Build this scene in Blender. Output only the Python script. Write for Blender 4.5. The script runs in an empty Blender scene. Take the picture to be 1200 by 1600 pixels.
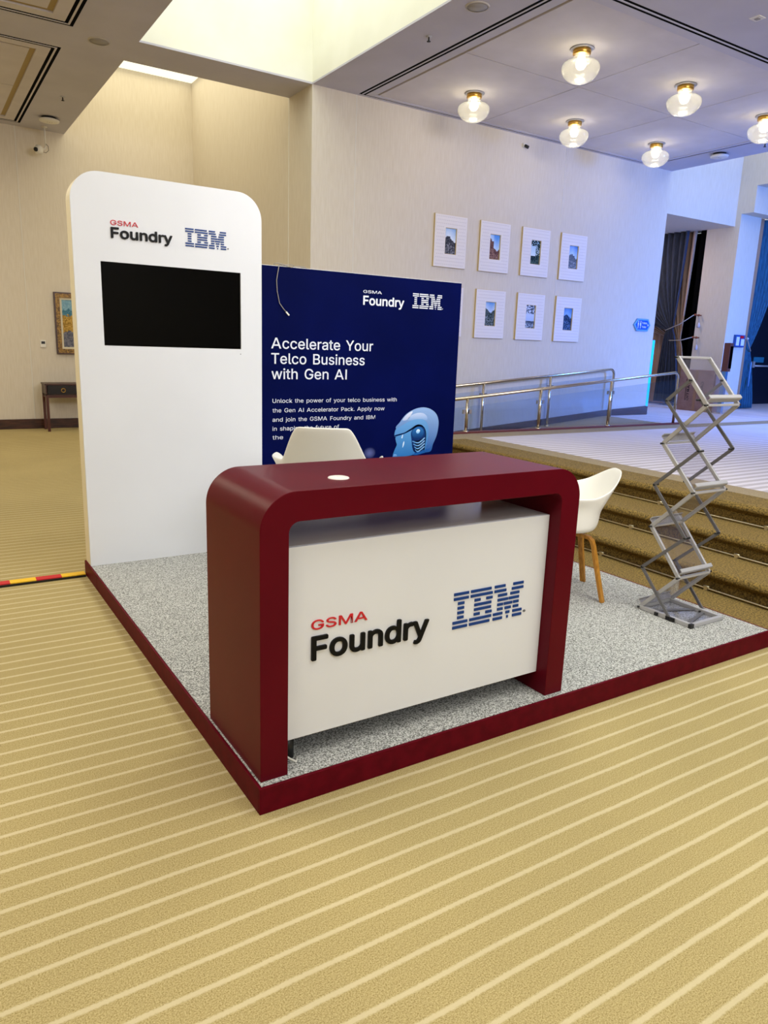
import bpy, bmesh, math, random
from mathutils import Vector, Matrix
random.seed(7)
sc = bpy.context.scene
col = sc.collection

# ---------------------------------------------------------------- camera
F_PX = 1142.99
YAW, PITCH, ROLL = 0.57183408, -0.22520298, 0.03553076
CAM = Vector((-0.84668726, -2.01621449, 1.55))
fw = Vector((math.sin(YAW)*math.cos(PITCH), math.cos(YAW)*math.cos(PITCH), math.sin(PITCH)))
rt = Vector((math.cos(YAW), -math.sin(YAW), 0)); up = rt.cross(fw)
rt2 = rt*math.cos(ROLL)+up*math.sin(ROLL); up2 = -rt*math.sin(ROLL)+up*math.cos(ROLL)
cd = bpy.data.cameras.new('camera'); cam = bpy.data.objects.new('camera', cd); col.objects.link(cam)
cd.sensor_fit = 'VERTICAL'; cd.sensor_height = 36.0; cd.lens = F_PX*36.0/1600.0
cd.clip_start = 0.05; cd.clip_end = 100
mw = Matrix.Identity(4)
for i in range(3):
    mw[i][0] = rt2[i]; mw[i][1] = up2[i]; mw[i][2] = -fw[i]; mw[i][3] = CAM[i]
cam.matrix_world = mw
sc.camera = cam

# ---------------------------------------------------------------- world, exposure, light
sc.view_settings.view_transform = 'Standard'; sc.view_settings.look = 'None'
sc.view_settings.gamma = 1; sc.view_settings.use_curve_mapping = False
sc.view_settings.exposure = 0.0
w = bpy.data.worlds.new('world'); sc.world = w; w.use_nodes = True
w.node_tree.nodes['Background'].inputs[0].default_value = (0.85, 0.92, 1.0, 1)
w.node_tree.nodes['Background'].inputs[1].default_value = 0.6
sc.cycles.use_denoising = True
sc.cycles.max_bounces = 10; sc.cycles.diffuse_bounces = 6; sc.cycles.transparent_max_bounces = 16
sc.cycles.caustics_reflective = False; sc.cycles.caustics_refractive = False
sc.cycles.sample_clamp_indirect = 4.0

def area(name, loc, sx, sy, power, color, target=None, spread=180):
    l = bpy.data.lights.new(name, 'AREA'); l.shape = 'RECTANGLE'; l.size = sx; l.size_y = sy
    l.energy = power; l.color = color; l.spread = math.radians(spread)
    o = bpy.data.objects.new(name, l); col.objects.link(o); o.location = loc
    if target is not None:
        o.rotation_euler = (Vector(target)-Vector(loc)).to_track_quat('-Z', 'Y').to_euler()
    return o
# daylight through the ceiling wells, with added fill in the unseen ones (the glass itself is built further down, just above each light)
area('well_daylight_fill', (2.53, 4.7, 5.66), 1.9, 3.9, 31, (0.92, 0.99, 1.0))
area('well_daylight_fill', (2.53, 9.33, 5.66), 1.9, 3.7, 30, (1.0, 0.90, 0.62))
area('well_daylight_fill', (2.53, 0.0, 5.66), 1.9, 3.9, 125, (0.93, 0.97, 1.0))  # fill added from an unseen well over the booth
area('well_daylight_fill', (2.53, -4.7, 5.66), 1.9, 3.9, 90, (0.93, 0.97, 1.0))  # fill added from an unseen well behind the camera
# unseen fill lights added under the hall ceiling, left of and behind the camera
area('hall_fill_light', (-2.6, 8.4, 4.5), 2.5, 2.5, 125, (1.0, 0.90, 0.70), (-2.6, 8.4, 0))
area('hall_fill_light', (-2.6, 3.0, 4.5), 3, 3, 120, (1.0, 0.93, 0.80), (-2.6, 3.0, 0))
area('hall_fill_light', (-1.6, -1.6, 4.5), 3, 2.4, 120, (1.0, 0.97, 0.93), (-1.6, -1.6, 0))
area('hall_fill_light', (1.0, -6.8, 4.3), 4, 2, 190, (0.97, 0.98, 1.0), (1.0, -2.0, 0))
area('hall_fill_light', (4.0, -2.6, 4.4), 3, 2, 150, (0.97, 0.94, 1.0), (4.9, 6.7, 2.6), 110)
# blue stage wash from the right-hand end of the foyer, and daylight of the far well
area('stage_wash_lamp', (12.5, -1.0, 3.3), 1.2, 1.2, 330, (0.06, 0.24, 1.0), (12.4, 6.6, 1.4), 100)
area('well_daylight_fill', (11.7, 3.9, 5.66), 2.2, 5.2, 6, (0.80, 0.90, 1.0))
area('stage_wash_lamp', (12.8, 1.0, 4.3), 1.0, 1.0, 80, (0.08, 0.25, 1.0), (10.3, 3.2, 0.47), 80)
area('alcove_lamp', (11.6, 8.6, 3.98), 0.5, 0.5, 26, (1.0, 0.80, 0.74), (12.1, 8.2, 0))

# ---------------------------------------------------------------- materials
def lin(h):
    h = h.lstrip('#'); r = []
    for i in (0, 2, 4):
        c = int(h[i:i+2], 16)/255
        r.append(c/12.92 if c <= .04045 else ((c+.055)/1.055)**2.4)
    return (r[0], r[1], r[2], 1)
MATS = {}
def mat(name, color, rough=.5, metal=0, **k):
    if name in MATS: return MATS[name]
    m = bpy.data.materials.new(name); m.use_nodes = True; b = m.node_tree.nodes['Principled BSDF']
    b.inputs['Base Color'].default_value = lin(color) if isinstance(color, str) else color
    b.inputs['Roughness'].default_value = rough; b.inputs['Metallic'].default_value = metal
    for kk, v in k.items(): b.inputs[kk.replace('_', ' ')].default_value = v
    MATS[name] = m; return m
def N(m, t, **k):
    n = m.node_tree.nodes.new(t)
    for a, v in k.items(): setattr(n, a, v)
    return n
def L(m, a, b): m.node_tree.links.new(a, b)
def noise_mix(m, c1, c2, scale=(1, 1, 1), nscale=5, detail=3, lo=.35, hi=.65, bump=0, bump_dist=.001):
    """procedural two-colour noise in object space on a principled material"""
    b = m.node_tree.nodes['Principled BSDF']
    tc = N(m, 'ShaderNodeTexCoord'); mp = N(m, 'ShaderNodeMapping'); mp.inputs['Scale'].default_value = scale
    nz = N(m, 'ShaderNodeTexNoise'); nz.inputs['Scale'].default_value = nscale; nz.inputs['Detail'].default_value = detail
    cr = N(m, 'ShaderNodeValToRGB'); cr.color_ramp.elements[0].position = lo; cr.color_ramp.elements[1].position = hi
    cr.color_ramp.elements[0].color = lin(c1); cr.color_ramp.elements[1].color = lin(c2)
    L(m, tc.outputs['Object'], mp.inputs[0]); L(m, mp.outputs[0], nz.inputs[0]); L(m, nz.outputs[0], cr.inputs[0])
    L(m, cr.outputs[0], b.inputs['Base Color'])
    if bump:
        bp = N(m, 'ShaderNodeBump'); bp.inputs['Strength'].default_value = bump; bp.inputs['Distance'].default_value = bump_dist
        L(m, nz.outputs[0], bp.inputs['Height']); L(m, bp.outputs[0], b.inputs['Normal'])
    return m
def carpet(name, c1, c2, cs, period=.086, phase=.042, width=.17, wob=.006, grain=1.0):
    """cut-pile carpet with pale lines running along X"""
    m = mat(name, c1, .95); b = m.node_tree.nodes['Principled BSDF']; b.inputs['Specular IOR Level'].default_value = .1
    tc = N(m, 'ShaderNodeTexCoord'); sp = N(m, 'ShaderNodeSeparateXYZ'); L(m, tc.outputs['Object'], sp.inputs[0])
    wn = N(m, 'ShaderNodeTexNoise'); wn.inputs['Scale'].default_value = 2.2; wn.inputs['Detail'].default_value = 2; L(m, tc.outputs['Object'], wn.inputs[0])
    fn = N(m, 'ShaderNodeTexNoise'); fn.inputs['Scale'].default_value = 260; fn.inputs['Detail'].default_value = 3; L(m, tc.outputs['Object'], fn.inputs[0])
    wf = N(m, 'ShaderNodeTexNoise'); wf.inputs['Scale'].default_value = 120; L(m, tc.outputs['Object'], wf.inputs[0])
    a = N(m, 'ShaderNodeMath', operation='MULTIPLY_ADD'); L(m, wn.outputs[0], a.inputs[0]); a.inputs[1].default_value = wob*2; L(m, sp.outputs['Y'], a.inputs[2])
    a1 = N(m, 'ShaderNodeMath', operation='MULTIPLY_ADD'); L(m, wf.outputs[0], a1.inputs[0]); a1.inputs[1].default_value = .008; L(m, a.outputs[0], a1.inputs[2])
    a2 = N(m, 'ShaderNodeMath', operation='SUBTRACT'); L(m, a1.outputs[0], a2.inputs[0]); a2.inputs[1].default_value = phase+wob+.004
    a3 = N(m, 'ShaderNodeMath', operation='DIVIDE'); L(m, a2.outputs[0], a3.inputs[0]); a3.inputs[1].default_value = period
    a4 = N(m, 'ShaderNodeMath', operation='ADD'); L(m, a3.outputs[0], a4.inputs[0]); a4.inputs[1].default_value = .5
    a5 = N(m, 'ShaderNodeMath', operation='FRACT'); L(m, a4.outputs[0], a5.inputs[0])
    a6 = N(m, 'ShaderNodeMath', operation='SUBTRACT'); L(m, a5.outputs[0], a6.inputs[0]); a6.inputs[1].default_value = .5
    a7 = N(m, 'ShaderNodeMath', operation='ABSOLUTE'); L(m, a6.outputs[0], a7.inputs[0])
    mr = N(m, 'ShaderNodeMapRange'); mr.inputs['From Min'].default_value = width*.5-.03; mr.inputs['From Max'].default_value = width*.5+.03
    mr.inputs['To Min'].default_value = 1; mr.inputs['To Max'].default_value = 0; L(m, a7.outputs[0], mr.inputs['Value'])
    cr = N(m, 'ShaderNodeValToRGB'); cr.color_ramp.elements[0].position = .32; cr.color_ramp.elements[1].position = .62
    cr.color_ramp.elements[0].color = lin(c2); cr.color_ramp.elements[1].color = lin(c1); L(m, fn.outputs[0], cr.inputs[0])
    big = N(m, 'ShaderNodeTexNoise'); big.inputs['Scale'].default_value = 1.1; big.inputs['Detail'].default_value = 4; L(m, tc.outputs['Object'], big.inputs[0])
    hs = N(m, 'ShaderNodeHueSaturation'); vm = N(m, 'ShaderNodeMapRange'); L(m, big.outputs[0], vm.inputs['Value'])
    vm.inputs['To Min'].default_value = .86; vm.inputs['To Max'].default_value = 1.14; L(m, vm.outputs[0], hs.inputs['Value'])
    mx = N(m, 'ShaderNodeMix', data_type='RGBA'); L(m, mr.outputs[0], mx.inputs['Factor']); L(m, cr.outputs[0], mx.inputs['A']); mx.inputs['B'].default_value = lin(cs)
    L(m, mx.outputs['Result'], hs.inputs['Color']); L(m, hs.outputs[0], b.inputs['Base Color'])
    bp = N(m, 'ShaderNodeBump'); bp.inputs['Strength'].default_value = .5*grain; bp.inputs['Distance'].default_value = .004
    L(m, fn.outputs[0], bp.inputs['Height']); L(m, bp.outputs[0], b.inputs['Normal'])
    return m
M_FLOOR = carpet('carpet_gold', '#bba977', '#8d7b4a', '#c6b78f')
M_UPPER = carpet('carpet_upper', '#c6bfc4', '#b3acb2', '#dcd7de', period=.12, width=.5, wob=.01, grain=.5)
M_BORDER = noise_mix(mat('carpet_border', '#9a8a6c', .95), '#85765b', '#a99878', nscale=150)
M_STEP = noise_mix(mat('carpet_step', '#75602f', .95), '#463916', '#95793a', nscale=90, detail=5, bump=.6, bump_dist=.006)
M_GREY = noise_mix(mat('carpet_grey', '#999999', .97), '#5a5a54', '#cfcfc9', nscale=170, detail=2, lo=.36, hi=.64, bump=.5, bump_dist=.004)
M_WALL = noise_mix(mat('wall_fabric', '#d5cbbb', .85), '#d2c8b7', '#d8cfc0', scale=(14, 14, 1.2), nscale=4, detail=3)
M_CEIL = noise_mix(mat('ceiling_paint', '#c0bec9', .9), '#bdbbc6', '#c3c1cc', nscale=2)
M_CEILP = noise_mix(mat('ceiling_panel', '#ccc7ca', .9), '#c9c4c7', '#d0cbce', nscale=3)
M_WELL = noise_mix(mat('well_plaster', '#ecebdd', .9), '#e9e8da', '#efeee2', nscale=2)
M_MAROON = noise_mix(mat('maroon_laminate', '#580415', .33, IOR=1.2), '#550414', '#5b0516', nscale=3)
M_MAROON2 = noise_mix(mat('maroon_edge', '#5c0a18', .5, IOR=1.15), '#520513', '#5e0717', nscale=20)
M_WHITE = noise_mix(mat('white_laminate', '#dfe1e6', .42), '#dee0e5', '#e1e3e8', nscale=2)
M_CREAM = mat('tower_edge', '#e6ddc0', .5)
M_SCREEN = mat('tv_glass', '#020202', .12, Specular_IOR_Level=.12)
M_BLACK = mat('black_plastic', '#0a0a0b', .45)
M_DARK = mat('slot_black', '#020203', .9, Specular_IOR_Level=.05)
M_INKR = mat('logo_red', '#c81022', .4); M_INKK = mat('logo_black', '#050608', .5, Specular_IOR_Level=.2); M_INKB = mat('logo_blue', '#0c3a80', .45, Specular_IOR_Level=.3)
M_NAVY = noise_mix(mat('banner_navy', '#030b40', .5, IOR=1.1), '#030a3c', '#040c45', nscale=2)
M_PRINTW = mat('print_white', '#dfe3ee', .6)
M_SHELL = mat('chair_shell', '#f6f4ec', .33)
M_OAK = noise_mix(mat('oak', '#b0751f', .45), '#a06a1c', '#c48a34', scale=(6, 6, 1), nscale=14, detail=4)
M_ALU = mat('aluminium', '#bab9ba', .4, .35)
M_ALUD = mat('aluminium_bar', '#6f6e70', .4, .35)
M_STEEL = mat('brushed_steel', '#c9bda6', .22, 1.0)
M_BRASS = mat('brass', '#d8a850', .3, 1.0)
M_ROD = mat('pale_brass', '#e6dcc0', .3, .9)
M_TRIM = noise_mix(mat('dark_wood', '#3a1d10', .4), '#2c140a', '#4a2716', scale=(1, 1, 8), nscale=6, detail=4)
M_REDWD = mat('red_wood_trim', '#6a3026', .5)
M_FRAMEW = mat('frame_white', '#e6e0dc', .6)
M_FRAMES = mat('frame_side', '#c9b582', .6)
M_GOLD = noise_mix(mat('gilt', '#7b5a24', .45, .3), '#4c3310', '#a37c36', nscale=40, detail=5)
M_CURT = noise_mix(mat('curtain_slate', '#2b3242', .85), '#262c3a', '#323a4c', scale=(8, 8, 1), nscale=6)
M_CURT2 = noise_mix(mat('curtain_teal', '#1c5878', .85), '#164a68', '#226486', scale=(8, 8, 1), nscale=6)
M_LINING = mat('curtain_lining', '#a8896f', .85)
M_BOX = noise_mix(mat('cardboard', '#8a6a62', .9), '#82625a', '#91716a', nscale=6)
M_DOOR = mat('door_dark', '#0c1526', .5)
M_PLASTIC = mat('white_plastic', '#dedbd2', .5)
M_GREYP = mat('grey_plastic', '#96918c', .6)
def glassy(name, color, alpha, rough=.03, tint=None, diffuse=.3):
    m = mat(name, color, rough); nt = m.node_tree; b = nt.nodes['Principled BSDF']; out = nt.nodes['Material Output']; nt.nodes.remove(b)
    tr = N(m, 'ShaderNodeBsdfTransparent'); tr.inputs[0].default_value = tint or (1, 1, 1, 1)
    gl = N(m, 'ShaderNodeBsdfGlossy'); gl.inputs['Roughness'].default_value = rough
    di = N(m, 'ShaderNodeBsdfDiffuse'); di.inputs[0].default_value = lin(color); tl = N(m, 'ShaderNodeBsdfTranslucent'); tl.inputs[0].default_value = lin(color)
    dm = N(m, 'ShaderNodeMixShader'); L(m, di.outputs[0], dm.inputs[1]); L(m, tl.outputs[0], dm.inputs[2])
    m1 = N(m, 'ShaderNodeMixShader'); m1.inputs[0].default_value = alpha; L(m, tr.outputs[0], m1.inputs[1]); L(m, dm.outputs[0], m1.inputs[2])
    mx = N(m, 'ShaderNodeMixShader'); lw = N(m, 'ShaderNodeLayerWeight'); pw = N(m, 'ShaderNodeMath', operation='POWER'); pw.inputs[1].default_value = 4
    fr = N(m, 'ShaderNodeMath', operation='MULTIPLY_ADD'); fr.inputs[1].default_value = .6; fr.inputs[2].default_value = .03
    L(m, lw.outputs['Facing'], pw.inputs[0]); L(m, pw.outputs[0], fr.inputs[0]); L(m, fr.outputs[0], mx.inputs[0]); L(m, m1.outputs[0], mx.inputs[1]); L(m, gl.outputs[0], mx.inputs[2])
    L(m, mx.outputs[0], out.inputs[0]); return m
M_ACRYL = glassy('acrylic', '#a9a6b6', .06, .08, (.95, .95, .97, 1))
M_GLASS = glassy('rail_glass', '#9fb4cc', .025, .03, (.90, .94, .99, 1))
M_JAR = glassy('jar_glass', '#f0f0ea', .17, .06, (.97, .97, .95, 1))
def emis(name, color, s):
    m = mat(name, color, .6); b = m.node_tree.nodes['Principled BSDF']
    b.inputs['Emission Color'].default_value = lin(color); b.inputs['Emission Strength'].default_value = s; return m
M_BULB = emis('lamp_core', '#fff1d6', 26)
M_SKY = emis('sky_glass', '#f4f8ee', .85)
M_CYAN = emis('edge_lit_cyan', '#18b8ee', .8)
M_EXIT = emis('exit_green', '#4fd8a0', .8)
M_SIGNB = mat('sign_blue', '#0b56c8', .4); M_SIGNE = mat('sign_edge', '#6aa6ea', .4)
M_YEL = mat('tape_yellow', '#eab81c', .5); M_RED = mat('tape_red', '#c01420', .5)
def vcol(name, rough=.6):
    m = mat(name, '#ffffff', rough); b = m.node_tree.nodes['Principled BSDF']; b.inputs['IOR'].default_value = 1.15
    a = N(m, 'ShaderNodeVertexColor'); a.layer_name = 'ink'; L(m, a.outputs[0], b.inputs['Base Color']); return m
M_PRINT = vcol('printed_paper', .45)

# ---------------------------------------------------------------- object helpers
def tag(o, label=None, cat=None, group=None, kind=None):
    if label: o['label'] = label
    if cat: o['category'] = cat
    if group: o['group'] = group
    if kind: o['kind'] = kind
    return o
def empty(name, loc, rz=0, **k):
    o = bpy.data.objects.new(name, None); col.objects.link(o); o.location = loc; o.rotation_euler = (0, 0, rz)
    o.empty_display_size = .1
    return tag(o, **k)
class MB:
    """collects shapes into one mesh; coordinates are local to the parent"""
    def __init__(s): s.v = []; s.f = []; s.m = []; s.sm = []
    def add(s, vs, fs, mi=0, smooth=False):
        o = len(s.v); s.v += [tuple(x) for x in vs]; s.f += [tuple(i+o for i in f) for f in fs]
        s.m += [mi]*len(fs); s.sm += [smooth]*len(fs); return s
    def box(s, x0, x1, y0, y1, z0, z1, mi=0):
        v = [(x, y, z) for z in (z0, z1) for y in (y0, y1) for x in (x0, x1)]
        return s.add(v, [(0, 2, 3, 1), (4, 5, 7, 6), (0, 1, 5, 4), (2, 6, 7, 3), (0, 4, 6, 2), (1, 3, 7, 5)], mi)
    def bar(s, a, b, wd, th, side=(1, 0, 0), mi=0):
        """rectangular bar a-b, width wd measured along 'side', th across"""
        a = Vector(a); b = Vector(b); d = (b-a).normalized(); sd = Vector(side); sd = (sd-d*sd.dot(d)).normalized(); n = d.cross(sd)
        v = [p+sd*i*wd/2+n*j*th/2 for p in (a, b) for i, j in ((-1, -1), (1, -1), (1, 1), (-1, 1))]
        return s.add(v, [(0, 1, 2, 3), (7, 6, 5, 4), (0, 4, 5, 1), (1, 5, 6, 2), (2, 6, 7, 3), (3, 7, 4, 0)], mi)
    def tube(s, pts, r, n=10, mi=0, closed=False):
        pts = [Vector(p) for p in pts]; rs = r if isinstance(r, (list, tuple)) else [r]*len(pts); vs = []; prev = None
        for i, p in enumerate(pts):
            if closed: d = (pts[(i+1) % len(pts)]-pts[i-1])
            else: d = (pts[min(i+1, len(pts)-1)]-pts[max(i-1, 0)])
            d.normalize()
            if prev is None:
                t = Vector((0, 0, 1)) if abs(d.z) < .9 else Vector((1, 0, 0)); u = d.cross(t).normalized()
            else: u = (prev-d*prev.dot(d)).normalized()
            prev = u; q = d.cross(u)
            vs += [p+(u*math.cos(2*math.pi*k/n)+q*math.sin(2*math.pi*k/n))*rs[i] for k in range(n)]
        fs = []; R = len(pts)
        for i in range(R if closed else R-1):
            for k in range(n):
                j = (i+1) % R; fs.append((i*n+k, j*n+k, j*n+(k+1) % n, i*n+(k+1) % n))
        if not closed: fs += [tuple(range(n)), tuple(reversed(range((R-1)*n, R*n)))]
        return s.add(vs, fs, mi, True)
    def cyl(s, a, b, r, n=20, mi=0): return s.tube([a, b], r, n, mi)
    def lathe(s, prof, c=(0, 0, 0), n=28, mi=0):
        vs = [(c[0]+r*math.cos(2*math.pi*k/n), c[1]+r*math.sin(2*math.pi*k/n), c[2]+z) for r, z in prof for k in range(n)]
        fs = [(i*n+k, i*n+(k+1) % n, (i+1)*n+(k+1) % n, (i+1)*n+k) for i in range(len(prof)-1) for k in range(n)]
        return s.add(vs, fs, mi, True)
    def prism(s, poly, axis, a, b, mi=0, smooth_sides=False):
        """extrude a 2-D polygon along axis from a to b; polygon in the other two axes in x,y,z order"""
        def P(u, v, t): return {'x': (t, u, v), 'y': (u, t, v), 'z': (u, v, t)}[axis]
        n = len(poly); vs = [P(u, v, a) for u, v in poly]+[P(u, v, b) for u, v in poly]
        s.add(vs, [tuple(range(n)), tuple(reversed(range(n, 2*n)))]+[(i, i+n, (i+1) % n+n, (i+1) % n) for i in range(n)], mi)
        if smooth_sides:
            for i in range(n): s.sm[-1-i] = False
        return s
    def build(s, name, m, parent=None, bevel=0, smooth=None, colors=None):
        me = bpy.data.meshes.new(name); me.from_pydata(s.v, [], s.f)
        for mm in (m if isinstance(m, (list, tuple)) else [m]): me.materials.append(mm)
        for p, mi, sm in zip(me.polygons, s.m, s.sm): p.material_index = mi; p.use_smooth = sm if smooth is None else smooth
        bm = bmesh.new(); bm.from_mesh(me); bmesh.ops.recalc_face_normals(bm, faces=bm.faces); bm.to_mesh(me); bm.free()
        if colors:
            ca = me.color_attributes.new('ink', 'BYTE_COLOR', 'CORNER')
            for p in me.polygons:
                for li in p.loop_indices: ca.data[li].color = colors[p.index]
        o = bpy.data.objects.new(name, me); col.objects.link(o); o.parent = parent
        if bevel:
            b = o.modifiers.new('bevel', 'BEVEL'); b.width = bevel; b.segments = 2; b.limit_method = 'ANGLE'; b.angle_limit = math.radians(35)
        return o
def copy_tree(o, parent=None):
    c = o.copy(); col.objects.link(c); c.parent = parent
    for ch in o.children: copy_tree(ch, c)
    return c
def arc(cx, cy, r, a0, a1, n=10):
    return [(cx+r*math.cos(math.radians(a0+(a1-a0)*i/n)), cy+r*math.sin(math.radians(a0+(a1-a0)*i/n))) for i in range(n+1)]
def struct(o, label=None): o['kind'] = 'structure'; (o.__setitem__('label', label) if label else None); return o

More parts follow.
